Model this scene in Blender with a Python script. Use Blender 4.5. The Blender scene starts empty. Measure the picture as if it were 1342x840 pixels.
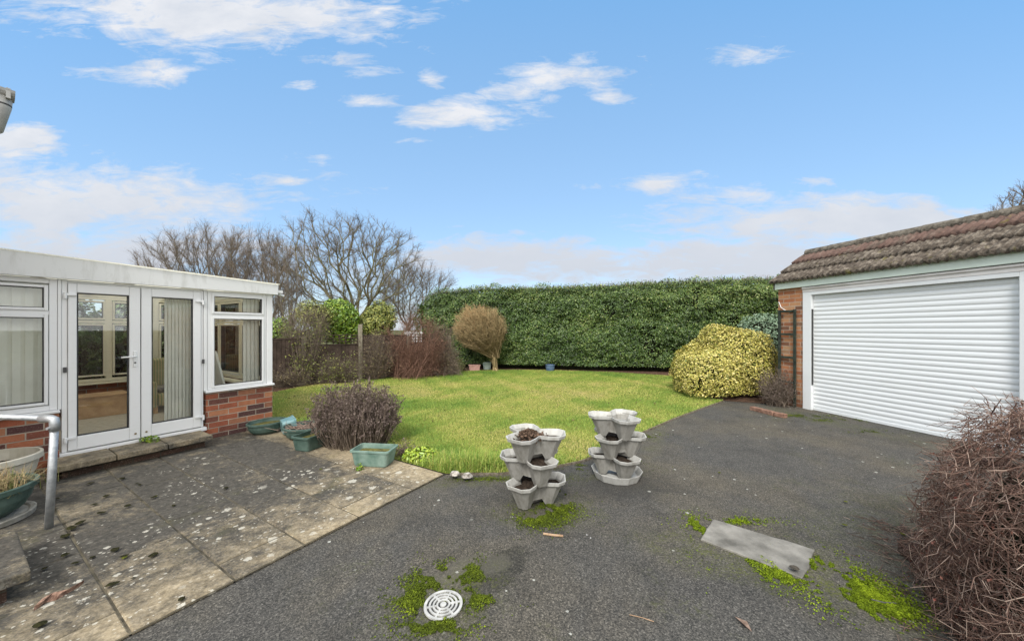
import bpy, math
import numpy as np
from math import radians, sin, cos, pi, atan2, sqrt
from mathutils import Vector, Matrix

rng = np.random.default_rng(7)
scn = bpy.context.scene
COL = scn.collection

# ------------------------------------------------------------------ camera, sky, sun, exposure
F, H, HY, CX = 460.0, 1.45, 431.0, 671.0          # focal length in photo pixels, eye height, horizon row, centre column
cd = bpy.data.cameras.new("camera"); cam = bpy.data.objects.new("camera", cd); COL.objects.link(cam)
cam.location = (0, 0, H); cam.rotation_euler = (radians(90), 0, 0)
cd.sensor_width = 36; cd.sensor_fit = 'HORIZONTAL'; cd.lens = F / 1342 * 36
cd.shift_y = (HY - 420) / 1342; cd.clip_end = 1500; cd.clip_start = 0.05
scn.camera = cam
scn.view_settings.view_transform = 'Standard'; scn.view_settings.look = 'None'
scn.view_settings.gamma = 1.0; scn.view_settings.use_curve_mapping = False
scn.view_settings.exposure = 1.56
scn.cycles.max_bounces = 8; scn.cycles.transparent_max_bounces = 12
scn.cycles.sample_clamp_indirect = 6.0

SUN_EL, SUN_AZ = radians(46), radians(196)         # azimuth clockwise from +Y: behind the camera, a little left
sd = (sin(SUN_AZ) * cos(SUN_EL), cos(SUN_AZ) * cos(SUN_EL), sin(SUN_EL))
sl = bpy.data.lights.new("sun", 'SUN'); sun = bpy.data.objects.new("sun", sl); COL.objects.link(sun)
sl.energy = 1.25; sl.angle = radians(18); sl.color = (1.0, 0.965, 0.92)
sun.rotation_euler = Vector(sd).to_track_quat('Z', 'Y').to_euler()


class NT:
    """small helper for building node trees"""
    def __init__(s, nt): s.nt = nt; s.L = nt.links
    def n(s, t, props=None, **ins):
        k = s.nt.nodes.new(t)
        for a, b in (props or {}).items(): setattr(k, a, b)
        for a, b in ins.items():
            key = int(a[1:]) if a[0] == 'i' and a[1:].isdigit() else a.replace('_', ' ')
            if key not in k.inputs if isinstance(key, str) else False: raise KeyError(key)
            s.set(k.inputs[key], b)
        return k
    def set(s, sock, b):
        if isinstance(b, bpy.types.NodeSocket): s.L.new(b, sock)
        else:
            if hasattr(sock.default_value, '__len__') and len(sock.default_value) == 4 and len(b) == 3: b = (*b, 1)
            sock.default_value = b
    def math(s, op, a, b=0.0, clamp=False):
        k = s.nt.nodes.new('ShaderNodeMath'); k.operation = op; k.use_clamp = clamp
        s.set(k.inputs[0], a); s.set(k.inputs[1], b); return k.outputs[0]
    def mix(s, f, a, b, mode='MIX'):
        k = s.nt.nodes.new('ShaderNodeMix'); k.data_type = 'RGBA'; k.blend_type = mode
        s.set(k.inputs[0], f); s.set(k.inputs[6], a); s.set(k.inputs[7], b); return k.outputs[2]
    def ramp(s, f, stops, interp='LINEAR'):
        k = s.nt.nodes.new('ShaderNodeValToRGB'); cr = k.color_ramp; cr.interpolation = interp
        while len(cr.elements) < len(stops): cr.elements.new(0.5)
        for e, (p, c) in zip(cr.elements, stops):
            e.position = p; e.color = (c, c, c, 1) if isinstance(c, (int, float)) else (*c, 1)
        s.set(k.inputs[0], f); return k.outputs[0]
    def noise(s, vec, scale, detail=4, rough=0.55, dist=0.0):
        k = s.n('ShaderNodeTexNoise', Scale=scale, Detail=detail, Roughness=rough, Distortion=dist)
        if vec is not None: s.set(k.inputs['Vector'], vec)
        return k.outputs[0]
    def mapr(s, v, a, b, c=0.0, d=1.0):
        return s.n('ShaderNodeMapRange', {'clamp': True}, Value=v, From_Min=a, From_Max=b, To_Min=c, To_Max=d).outputs[0]


# world: Nishita sky with clouds laid out by direction (azimuth, elevation)
w = bpy.data.worlds.new("World"); scn.world = w; w.use_nodes = True
T = NT(w.node_tree)
for k in list(w.node_tree.nodes): w.node_tree.nodes.remove(k)
sky = T.n('ShaderNodeTexSky', {'sky_type': 'NISHITA', 'sun_disc': False, 'sun_elevation': SUN_EL, 'sun_rotation': SUN_AZ,
                               'altitude': 0, 'air_density': 1.0, 'dust_density': 0.6, 'ozone_density': 1.4})
tc = T.n('ShaderNodeTexCoord'); dirv = tc.outputs['Generated']
sep = T.n('ShaderNodeSeparateXYZ', Vector=dirv)
# clouds are laid out by direction: x/y and z/y of the view direction ahead (+Y), full cloud overhead and behind
yy = T.math('MAXIMUM', sep.outputs[1], 0.06)
az = T.math('DIVIDE', sep.outputs[0], yy); el = T.math('DIVIDE', sep.outputs[2], yy)
cv = T.n('ShaderNodeCombineXYZ', X=T.math('MULTIPLY', az, .62), Y=T.math('MULTIPLY', el, 1.35), Z=0.0).outputs[0]
cv2 = T.n('ShaderNodeMapping', Vector=cv, Rotation=(0, 0, .12), Scale=(.75, 1.35, 1)).outputs[0]
n1 = T.noise(cv, 5.0, 10, 0.63, 0.5)
n2 = T.noise(cv2, 17.0, 9, 0.66, 0.6)
nz = T.math('ADD', T.math('MULTIPLY', n1, 0.55), T.math('MULTIPLY', n2, 0.45))
blobs = [(270, 24, 255, 46, 1.25), (150, 5, 120, 22, .8), (190, 94, 100, 20, .98), (440, 78, 70, 15, .82), (480, 96, 48, 12, .85), (490, 134, 60, 16, .88), (612, 150, 115, 20, 1.05), (745, 98, 100, 28, 1.02),
         (660, 124, 90, 18, .85), (975, 72, 56, 14, 1.0), (382, 239, 28, 9, 1.05), (850, 243, 75, 14, 1.05), (22, 182, 60, 26, 1.1), (800, 128, 45, 10, .8), (510, 48, 30, 8, .75), (560, 185, 60, 8, .6), (470, 10, 90, 16, .75),
         (110, 264, 280, 54, 1.25), (1060, 238, 36, 8, .9), (568, 108, 26, 12, 1.0), (1000, 264, 95, 20, 1.0), (1150, 296, 310, 38, 1.3), (925, 262, 45, 9, .85), (30, 236, 70, 14, .8),
         (900, 345, 460, 36, 1.3), (650, 338, 200, 30, 1.25), (100, 335, 330, 55, 1.15), (760, 318, 80, 12, .85), (402, 113, 34, 10, .85), (1120, 262, 120, 14, .75), (690, 305, 60, 8, .7)]
acc = None
for (bx, by, bw, bh, sg) in blobs:
    a0, e0 = (bx - CX) / F, (HY - by) / F
    dx = T.math('MULTIPLY', T.math('SUBTRACT', az, a0), F / bw); dz = T.math('MULTIPLY', T.math('SUBTRACT', el, e0), F / bh)
    d2 = T.math('ADD', T.math('MULTIPLY', dx, dx), T.math('MULTIPLY', dz, dz))
    v = T.math('MULTIPLY', T.math('EXPONENT', T.math('MULTIPLY', d2, -0.8)), sg)
    acc = v if acc is None else T.math('MAXIMUM', acc, v)
behind = T.mapr(sep.outputs[1], 0.22, -0.10)
over = T.mapr(sep.outputs[2], 0.72, 0.9)
cover = T.math('MAXIMUM', behind, over)
acc = T.math('MAXIMUM', acc, T.math('MULTIPLY', T.mapr(el, 0.16, 0.03), 0.62))
field = T.math('ADD', acc, T.math('MULTIPLY', T.math('SUBTRACT', nz, 0.5), 3.7))
mask = T.math('MULTIPLY', T.mapr(field, 0.52, 1.12), 0.92)
shade = T.ramp(T.noise(cv, 8.0, 6, 0.62), [(0.3, (0.80, 0.83, 0.89)), (0.62, (0.98, 0.98, 1.0))])
ccol = T.mix(T.mapr(el, 0.55, 0.12), shade, (0.70, 0.73, 0.80))
ccol = T.mix(1.0, ccol, (3.55, 3.55, 3.55), 'MULTIPLY')
blue = T.ramp(el, [(0.0, (1.85, 2.40, 3.05)), (.28, (1.34, 2.22, 3.32)), (.95, (.78, 1.86, 3.36))])
blue = T.mix(0.25, blue, T.mix(1.0, sky.outputs[0], (1.2, 1.2, 1.2), 'MULTIPLY'))
front = T.mix(mask, blue, ccol)
skyc = T.mix(cover, front, (7.7, 7.6, 7.4))
bg = T.n('ShaderNodeBackground', Color=skyc, Strength=0.088)
T.L.new(bg.outputs[0], T.n('ShaderNodeOutputWorld').inputs[0])


# ------------------------------------------------------------------ helpers
def G(px, py, z=0.0):
    d = F * (H - z) / (py - HY)
    return np.array([(px - CX) / F * d, d, z])
def at(px, py, Y):
    return np.array([(px - CX) / F * Y, Y, H - (py - HY) * Y / F])

def tag(o, label=None, cat=None, group=None, kind=None):
    if label: o['label'] = label
    if cat: o['category'] = cat
    if group: o['group'] = group
    if kind: o['kind'] = kind
    return o
def thing(name, label, cat, loc=(0, 0, 0), rz=0.0, group=None):
    o = bpy.data.objects.new(name, None); COL.objects.link(o)
    o.location = loc; o.rotation_euler = (0, 0, rz); o.empty_display_size = .1
    return tag(o, label, cat, group)
def link(name, me, mats, parent=None, smooth=False, bevel=0.0):
    o = bpy.data.objects.new(name, me); COL.objects.link(o)
    for m in (mats if isinstance(mats, (list, tuple)) else [mats]): me.materials.append(m)
    if smooth: me.polygons.foreach_set('use_smooth', np.ones(len(me.polygons), dtype=bool))
    if parent is not None: o.parent = parent
    if bevel:
        b = o.modifiers.new('bevel', 'BEVEL'); b.width = bevel; b.segments = 2; b.limit_method = 'ANGLE'
    return o
def npmesh(name, V, faces, mats, parent=None, smooth=False, tone=None, bevel=0.0):
    """V (n,3); faces: an (m,k) int array or a list of them; tone: value per face"""
    if isinstance(faces, np.ndarray): faces = [faces]
    faces = [f for f in faces if len(f)]
    me = bpy.data.meshes.new(name)
    V = np.ascontiguousarray(V, dtype=np.float32)
    tot = np.concatenate([np.full(len(f), f.shape[1], dtype=np.int32) for f in faces])
    loops = np.concatenate([f.ravel() for f in faces]).astype(np.int32)
    me.vertices.add(len(V)); me.vertices.foreach_set('co', V.ravel())
    me.loops.add(len(loops)); me.loops.foreach_set('vertex_index', loops)
    me.polygons.add(len(tot))
    start = np.concatenate([[0], np.cumsum(tot)[:-1]]).astype(np.int32)
    me.polygons.foreach_set('loop_start', start); me.polygons.foreach_set('loop_total', tot)
    if tone is not None:
        at_ = me.attributes.new('tone', 'FLOAT', 'FACE'); at_.data.foreach_set('value', np.asarray(tone, dtype=np.float32))
    me.update(calc_edges=True); me.validate()
    return link(name, me, mats, parent, smooth, bevel)

class MB:
    def __init__(s): s.v = []; s.f = []
    def add(s, vs, fs):
        o = len(s.v); s.v += [tuple(map(float, p)) for p in vs]; s.f += [tuple(i + o for i in f) for f in fs]; return s
    def box(s, x0, x1, y0, y1, z0, z1):
        x0, x1 = sorted((x0, x1)); y0, y1 = sorted((y0, y1)); z0, z1 = sorted((z0, z1))
        return s.add([(x0, y0, z0), (x1, y0, z0), (x1, y1, z0), (x0, y1, z0), (x0, y0, z1), (x1, y0, z1), (x1, y1, z1), (x0, y1, z1)],
                     [(0, 3, 2, 1), (4, 5, 6, 7), (0, 1, 5, 4), (1, 2, 6, 5), (2, 3, 7, 6), (3, 0, 4, 7)])
    def frame(s, x0, x1, z0, z1, wd, y0, y1):
        x0, x1 = sorted((x0, x1)); z0, z1 = sorted((z0, z1))
        s.box(x0, x0 + wd, y0, y1, z0, z1); s.box(x1 - wd, x1, y0, y1, z0, z1)
        s.box(x0 + wd, x1 - wd, y0, y1, z0, z0 + wd); return s.box(x0 + wd, x1 - wd, y0, y1, z1 - wd, z1)
    def rings(s, rings, cap0=True, cap1=True, closed=True):
        n = len(rings[0]); o = len(s.v)
        for r in rings: s.v += [tuple(map(float, p)) for p in r]
        for i in range(len(rings) - 1):
            for j in range(n if closed else n - 1):
                a, b = o + i * n + j, o + i * n + (j + 1) % n
                s.f.append((a, b, b + n, a + n))
        if cap0: s.f.append(tuple(o + j for j in range(n))[::-1])
        if cap1: s.f.append(tuple(o + (len(rings) - 1) * n + j for j in range(n)))
        return s
    def tube(s, pts, rad, n=12, caps=True):
        pts = [Vector(p) for p in pts]; rad = rad if isinstance(rad, (list, tuple)) else [rad] * len(pts)
        rings = []; ref = None
        for i, p in enumerate(pts):
            t = ((pts[min(i + 1, len(pts) - 1)] - pts[max(i - 1, 0)])).normalized()
            if ref is None: ref = Vector((0, 0, 1)) if abs(t.z) < .9 else Vector((1, 0, 0))
            a = (ref - t * ref.dot(t)).normalized(); ref = a; b = t.cross(a)
            rings.append([p + (a * cos(2 * pi * k / n) + b * sin(2 * pi * k / n)) * rad[i] for k in range(n)])
        return s.rings(rings, caps, caps)
    def lathe(s, prof, c=(0, 0, 0), n=28, sx=1.0, sy=1.0, cap0=True, cap1=False):
        return s.rings([[(c[0] + r * sx * cos(2 * pi * k / n), c[1] + r * sy * sin(2 * pi * k / n), c[2] + z) for k in range(n)] for r, z in prof], cap0, cap1)
    def build(s, name, mat, parent=None, bevel=0.0, smooth=False):
        me = bpy.data.meshes.new(name); me.from_pydata(s.v, [], s.f); me.update()
        return link(name, me, mat, parent, smooth, bevel)
    def xf(s, M):
        s.v = [tuple(M @ Vector(p)) for p in s.v]; return s

def norm(a): return a / np.maximum(np.linalg.norm(a, axis=-1, keepdims=True), 1e-9)
def wob(P, f=1.0, seed=0):
    """smooth pseudo-noise in about -1..1"""
    r = np.random.default_rng(seed); out = np.zeros(len(P)); a = 1.0; t = 0
    for o in range(4):
        for _ in range(3):
            k = r.normal(size=3); k = k / np.linalg.norm(k) * f * 2 ** o * r.uniform(.7, 1.4)
            out += a * np.sin(P @ k + r.uniform(0, 6.28)); t += a * .55
        a *= .6
    return out / t
def wobn(P, f=1.0, seed=0):
    """the same from many more directions: rounder, less banded lumps"""
    r = np.random.default_rng(seed); out = np.zeros(len(P)); a = 1.0; t = 0
    for o in range(3):
        for _ in range(11):
            k = r.normal(size=3); k = k / np.linalg.norm(k) * f * 2 ** o * r.uniform(.6, 1.5); out += a * np.sin(P @ k + r.uniform(0, 6.28)); t += a * a
        a *= .6
    return out / np.sqrt(t)
def leaves(C, N, size, aspect=.5, fold=.25, seed=1):
    """one folded four-point leaf per centre; N = the way the leaf faces"""
    r = np.random.default_rng(seed); n = len(C)
    N = norm(N); a = norm(np.cross(N, r.normal(size=(n, 3)))); b = np.cross(N, a)
    s = (size if np.ndim(size) else np.full(n, size))[:, None]
    base = C - a * s * .5; tip = C + a * s * .5 - N * s * fold * .6
    m = C + a * s * .08
    l = m + b * s * aspect * .5 + N * s * fold * .3; q = m - b * s * aspect * .5 + N * s * fold * .3
    V = np.stack([base, l, tip, q], 1).reshape(-1, 3)
    k = np.arange(n)[:, None] * 4
    return V, np.concatenate([np.concatenate([k, k + 1, k + 2], 1), np.concatenate([k, k + 2, k + 3], 1)])
def prisms(P0, P1, r0, r1, n=3):
    """straight tapered sticks, vectorised"""
    P0, P1 = np.asarray(P0, float), np.asarray(P1, float); m = len(P0)
    t = norm(P1 - P0); ref = np.where(np.abs(t[:, 2:3]) < .9, np.array([[0, 0, 1.]]), np.array([[1., 0, 0]]))
    a = norm(np.cross(t, ref)); b = np.cross(t, a)
    r0 = np.broadcast_to(r0, (m,)); r1 = np.broadcast_to(r1, (m,))
    V = np.zeros((m, 2 * n, 3))
    for k in range(n):
        d = a * cos(2 * pi * k / n) + b * sin(2 * pi * k / n)
        V[:, k] = P0 + d * r0[:, None]; V[:, n + k] = P1 + d * r1[:, None]
    o = np.arange(m)[:, None] * 2 * n
    Fs = np.concatenate([np.concatenate([o + k, o + (k + 1) % n, o + n + (k + 1) % n, o + n + k], 1) for k in range(n)])
    return V.reshape(-1, 3), Fs
def merge(parts):
    """[(V, F, tone)] of equal face size -> one"""
    Vs, Fs, Ts, o = [], [], [], 0
    for V, f, t in parts:
        Vs.append(V); Fs.append(f + o); Ts.append(np.broadcast_to(t, (len(f),))); o += len(V)
    return np.concatenate(Vs), np.concatenate(Fs), np.concatenate(Ts)
def inside(P, poly):
    poly = np.asarray(poly)[:, :2]; x, y = P[:, 0], P[:, 1]; r = np.zeros(len(P), bool); j = len(poly) - 1
    for i in range(len(poly)):
        xi, yi = poly[i]; xj, yj = poly[j]
        r ^= ((yi > y) != (yj > y)) & (x < (xj - xi) * (y - yi) / (yj - yi + 1e-12) + xi); j = i
    return r

# ------------------------------------------------------------------ materials
def material(name, rough=.6, spec=.3, metal=0.0):
    m = bpy.data.materials.new(name); m.use_nodes = True; t = NT(m.node_tree)
    b = m.node_tree.nodes['Principled BSDF']
    b.inputs['Roughness'].default_value = rough; b.inputs['Specular IOR Level'].default_value = spec; b.inputs['Metallic'].default_value = metal
    t.b = b; t.oc = t.n('ShaderNodeTexCoord').outputs['Object']; t.geo = t.n('ShaderNodeNewGeometry').outputs['Position']
    return m, t
def bump(t, hgt, strength=.4, dist=.01):
    k = t.n('ShaderNodeBump', Strength=strength, Distance=dist, Height=hgt); t.set(t.b.inputs['Normal'], k.outputs[0])
def simple(name, c0, c1, scale=6, rough=.6, spec=.3, metal=0.0, bmp=0.0, bscale=60, detail=5, lo=.35, hi=.65):
    m, t = material(name, rough, spec, metal)
    t.set(t.b.inputs['Base Color'], t.ramp(t.noise(t.geo, scale, detail, .6), [(lo, c0), (hi, c1)]))
    if bmp: bump(t, t.noise(t.geo, bscale, 4), bmp)
    return m
def toned(name, stops, rough=.55, spec=.3, patch=None, pscale=2.0, trans=0.0):
    """colour picked by the per-face 'tone' value"""
    m, t = material(name, rough, spec)
    a = t.n('ShaderNodeAttribute', {'attribute_name': 'tone'}).outputs['Fac']
    c = t.ramp(a, stops)
    if patch: c = t.mix(t.mapr(t.noise(t.geo, pscale, 4), .42, .62), c, patch, 'MULTIPLY')
    t.set(t.b.inputs['Base Color'], c)
    return m
def glass_mat(name, refl=1.0, tint=(1, 1, 1)):
    m = bpy.data.materials.new(name); m.use_nodes = True; nt = m.node_tree; t = NT(nt); nt.nodes.clear()
    fr = t.n('ShaderNodeFresnel', IOR=1.5); tr = t.n('ShaderNodeBsdfTransparent', Color=tint)
    gl = t.n('ShaderNodeBsdfGlossy', Roughness=.01, Color=(.95, .97, 1))
    mx = t.n('ShaderNodeMixShader', i0=t.math('MULTIPLY', fr.outputs[0], refl, True), i1=tr.outputs[0], i2=gl.outputs[0])
    t.L.new(mx.outputs[0], t.n('ShaderNodeOutputMaterial').inputs[0]); return m
def brick_mat(name, stops, mortar, dark=.5, course=.075):
    m, t = material(name, .85, .2)
    s = t.n('ShaderNodeSeparateXYZ', Vector=t.oc)
    vec = t.n('ShaderNodeCombineXYZ', X=t.math('ADD', s.outputs[0], s.outputs[1]), Y=s.outputs[2], Z=0.0).outputs[0]
    bt = t.n('ShaderNodeTexBrick', {'offset': .5}, Vector=vec, Color1=(0, 0, 0), Color2=(1, 1, 1), Mortar=(.5, .5, .5), Scale=1.0,
             Mortar_Size=.0055, Mortar_Smooth=.2, Bias=0.0, Brick_Width=.215, Row_Height=course)
    c = t.ramp(bt.outputs['Color'], stops)
    c = t.mix(t.mapr(t.noise(t.oc, 14, 6, .7), .35, .7, 0, .55), c, t.mix(1.0, c, (dark, dark * .92, dark * .9), 'MULTIPLY'))
    c = t.mix(t.mapr(t.noise(t.oc, 90, 3, .6), .55, .75, 0, .35), c, (.45, .36, .28))
    mo = t.mix(t.mapr(t.noise(t.oc, 5, 4), .35, .65), mortar, tuple(x * .6 for x in mortar))
    c = t.mix(bt.outputs['Fac'], c, mo)
    t.set(t.b.inputs['Base Color'], c)
    hg = t.math('ADD', t.math('MULTIPLY', bt.outputs['Fac'], -1.0), t.math('MULTIPLY', t.noise(t.oc, 120, 4), .5))
    bump(t, hg, .6, .006); return m

def white_mat(name, base, grime, gs=(3, 3, 8), lo=.52, hi=.8, amt=.5, rough=.35):
    m, t = material(name, rough, .4)
    mp = t.n('ShaderNodeMapping', Vector=t.oc, Scale=gs).outputs[0]
    f = t.mapr(t.noise(mp, 2.2, 7, .65), lo, hi, 0, amt)
    t.set(t.b.inputs['Base Color'], t.mix(f, base, grime)); return m
UPVC = white_mat('upvc_white', (.70, .71, .71), (.55, .54, .49), lo=.55, hi=.85, amt=.45, rough=.3)
FASCIA = white_mat('fascia_white', (.64, .65, .64), (.33, .33, .29), (5, 5, 1.2), .5, .82, .7, .5)
CREAM = white_mat('cream_frame', (.74, .69, .56), (.5, .44, .33), amt=.4)
DOORW = white_mat('roller_white', (.64, .665, .675), (.52, .54, .53), (.6, .6, 2), .5, .8, .4, .35)
SAGE = white_mat('sage_paint', (.56, .64, .58), (.38, .44, .38), (1, 1, 3), .5, .8, .5, .5)
SEAL = simple('dark_seal', (.03, .03, .03), (.06, .06, .06), 20)
GLASS = glass_mat('window_glass', 1.15, (.97, .985, .98))
BRICK = brick_mat('red_brick', [(.0, (.075, .040, .042)), (.22, (.12, .055, .045)), (.38, (.27, .085, .05)), (.6, (.36, .115, .06)), (.8, (.43, .19, .10)), (1, (.15, .065, .05))], (.40, .34, .27), .42)
BRICKG = brick_mat('orange_brick', [(.0, (.15, .075, .045)), (.3, (.34, .13, .06)), (.6, (.42, .19, .09)), (.85, (.40, .24, .13)), (1, (.16, .09, .06))], (.42, .37, .30), .6)
DARKBRICK = brick_mat('shaded_grimy_brick', [(.0, (.04, .028, .022)), (.5, (.085, .05, .038)), (1, (.06, .045, .03))], (.07, .065, .05))  # mossy grime plus the shadow under the step slabs, both in the colour
CHROME = simple('galvanised_steel', (.30, .32, .335), (.46, .48, .49), 24, .5, .5, .6, .15, 90)
DARKMETAL = simple('dark_metal', (.05, .05, .05), (.09, .09, .09), 20, .4)
BRASS = simple('brass_stud', (.2, .15, .08), (.3, .22, .1), 30, .4, .5, .6)
BLIND = simple('blind_fabric', (.70, .69, .62), (.78, .77, .70), 4, .8, .1)
CARPET = simple('carpet', (.46, .40, .33), (.58, .52, .44), 18, .95, .05, 0, .3, 200)
CEIL = simple('cream_ceiling', (.62, .54, .40), (.70, .62, .47), 3, .7, .2)
PINE = simple('pine_board', (.46, .27, .13), (.62, .40, .22), 7, .55, .3)
SOIL = simple('soil', (.018, .013, .010), (.06, .045, .034), 40, .95, .1, 0, .8, 120)
GREENPOT = simple('green_plastic', (.038, .072, .058), (.085, .13, .108), 9, .5, .35, 0, .1, 60)
PALEGREEN = simple('faded_green_plastic', (.095, .165, .135), (.20, .28, .24), 9, .5, .35, 0, .1, 60)
BLUEGREEN = simple('blue_green_glaze', (.10, .22, .23), (.20, .32, .33), 8, .3, .5)
CREAMPOT = simple('cream_plastic', (.46, .43, .34), (.58, .55, .46), 8, .5, .3)
STONE = simple('pale_stone', (.20, .19, .16), (.38, .36, .31), 12, .9, .2, 0, .5, 70)

# weathered light grey planter plastic with grubby streaks
def planter_mat(nm='planter_grey', base=(.255, .25, .23), dirt=(.11, .10, .08), am=.6):
    m, t = material(nm, .55, .3)
    mp = t.n('ShaderNodeMapping', Vector=t.oc, Scale=(14, 14, 3)).outputs[0]
    c = t.mix(t.mapr(t.noise(mp, 1.6, 6, .65), .45, .75, 0, .75), base, dirt)
    c = t.mix(t.mapr(t.noise(t.oc, 11, 5, .7), .56, .75, 0, am), c, (.12, .115, .09))
    t.set(t.b.inputs['Base Color'], c); return m
PLANTER = planter_mat()
PLANTRIM = planter_mat('planter_rim', (.41, .41, .39), (.26, .25, .215), .35)  # lighter copy: cleaner rim, with skylight on upward faces put into the colour

def asphalt_mat():
    m, t = material('asphalt', .85, .3); p = t.geo
    gv = t.n('ShaderNodeSeparateColor', Color=t.n('ShaderNodeTexVoronoi', {'feature': 'F1', 'voronoi_dimensions': '2D'}, Vector=p, Scale=200.0).outputs['Color']).outputs[0]
    gw = t.n('ShaderNodeSeparateColor', Color=t.n('ShaderNodeTexVoronoi', {'feature': 'F1', 'voronoi_dimensions': '2D'}, Vector=p, Scale=105.0).outputs['Color']).outputs[1]
    grain = t.math('ADD', t.math('ADD', t.math('MULTIPLY', gv, .26), t.math('MULTIPLY', gw, .14)), t.math('MULTIPLY', t.noise(p, 95, 4, .8), .62)); big = t.noise(p, .9, 6, .62, .4); mid = t.noise(p, 5, 5, .6); fleck = t.noise(p, 85, 2, .6)
    c = t.ramp(grain, [(.34, (.022, .022, .020)), (.50, (.052, .050, .045)), (.62, (.084, .079, .070)), (.76, (.19, .18, .16))])
    c = t.mix(t.mapr(fleck, .60, .68, 0, .55), c, (.17, .16, .14))
    c = t.mix(t.mapr(big, .42, .64, 0, .8), c, t.mix(1.0, c, (1.42, 1.30, 1.08), 'MULTIPLY'))
    c = t.mix(t.mapr(t.noise(p, 2.3, 7, .7, .6), .50, .64, 0, .62), c, t.mix(1.0, c, (.62, .62, .62), 'MULTIPLY'))
    c = t.mix(t.mapr(mid, .5, .72, 0, .45), c, t.mix(1.0, c, (.55, .56, .58), 'MULTIPLY'))
    # green film in blotches
    g = t.math('MULTIPLY', t.mapr(t.noise(p, 1.7, 6, .7), .56, .72), t.mapr(t.noise(p, 38, 4, .7), .48, .62))
    c = t.mix(t.math('MULTIPLY', g, .65), c, (.075, .085, .022))
    # worn sunken patch beside the drain
    def ell(x, y, rx, ry, a, edge=.35):
        s = t.n('ShaderNodeSeparateXYZ', Vector=p); dx = t.math('SUBTRACT', s.outputs[0], x); dy = t.math('SUBTRACT', s.outputs[1], y)
        u = t.math('ADD', t.math('MULTIPLY', dx, cos(a) / rx), t.math('MULTIPLY', dy, sin(a) / rx))
        v = t.math('ADD', t.math('MULTIPLY', dx, -sin(a) / ry), t.math('MULTIPLY', dy, cos(a) / ry))
        d = t.math('SQRT', t.math('ADD', t.math('MULTIPLY', u, u), t.math('MULTIPLY', v, v)))
        d = t.math('ADD', d, t.math('MULTIPLY', t.math('SUBTRACT', t.noise(p, 9, 5, .65), .5), 1.5))
        return t.mapr(d, 1.0 + edge * .3, 1.0 - edge * .3)
    hx, hy, _ = G(655, 742)
    pit = ell(hx, hy, .24, .13, .9); c = t.mix(t.math('MULTIPLY', pit, .62), c, t.mix(1.0, c, (.34, .36, .34), 'MULTIPLY'))
    rim = ell(hx - .16, hy - .02, .22, .12, .5); c = t.mix(t.math('MULTIPLY', rim, .5), c, (.085, .08, .062))
    hx, hy, _ = G(800, 640); dk = ell(hx, hy, .55, .22, .1, .9); c = t.mix(t.math('MULTIPLY', dk, .45), c, (.022, .022, .021))
    # thin moss film round the slab, the drain and along the edges
    for (qx, qy, ra_, rb_, an_, am_) in [(995, 735, .62, .22, -.35, .75), (1120, 775, .42, .20, -.5, .8), (585, 785, .30, .22, .5, .7), (715, 668, .36, .24, 0, .7), (1090, 553, 1.0, .22, -1.33, .6), (690, 628, 1.1, .10, .12, .6), (860, 566, .9, .12, 1.1, .5), (1150, 690, .8, .35, .4, .35)]:
        hx, hy, _ = G(qx, qy); f = ell(hx, hy, ra_, rb_, an_, 1.6)
        c = t.mix(t.math('MULTIPLY', t.math('MULTIPLY', f, am_ * 1.15, True), t.math('MULTIPLY', t.mapr(t.noise(p, 60, 4, .8), .46, .58), t.mapr(t.noise(p, 6, 5, .7), .40, .56))), c, (.075, .085, .014))
    # pale lichen dots
    vo = t.n('ShaderNodeTexVoronoi', {'feature': 'F1', 'voronoi_dimensions': '2D'}, Vector=p, Scale=6.5, Randomness=1.0)
    rnd = t.n('ShaderNodeSeparateColor', Color=vo.outputs['Color'])
    sz = t.mapr(rnd.outputs[0], .66, 1.0, 0.0, .095)
    dots = t.math('LESS_THAN', t.math('ADD', vo.outputs['Distance'], t.math('MULTIPLY', t.math('SUBTRACT', t.noise(p, 70, 3), .5), .09)), sz)
    dots = t.math('MULTIPLY', dots, t.mapr(t.noise(p, .9, 4), .46, .54))
    c = t.mix(t.math('MULTIPLY', dots, .75), c, (.42, .42, .38))
    t.set(t.b.inputs['Base Color'], c)
    hg = t.math('ADD', grain, t.math('MULTIPLY', pit, -3.0)); bump(t, hg, .3, .005)
    return m
ASPHALT = asphalt_mat()

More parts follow.
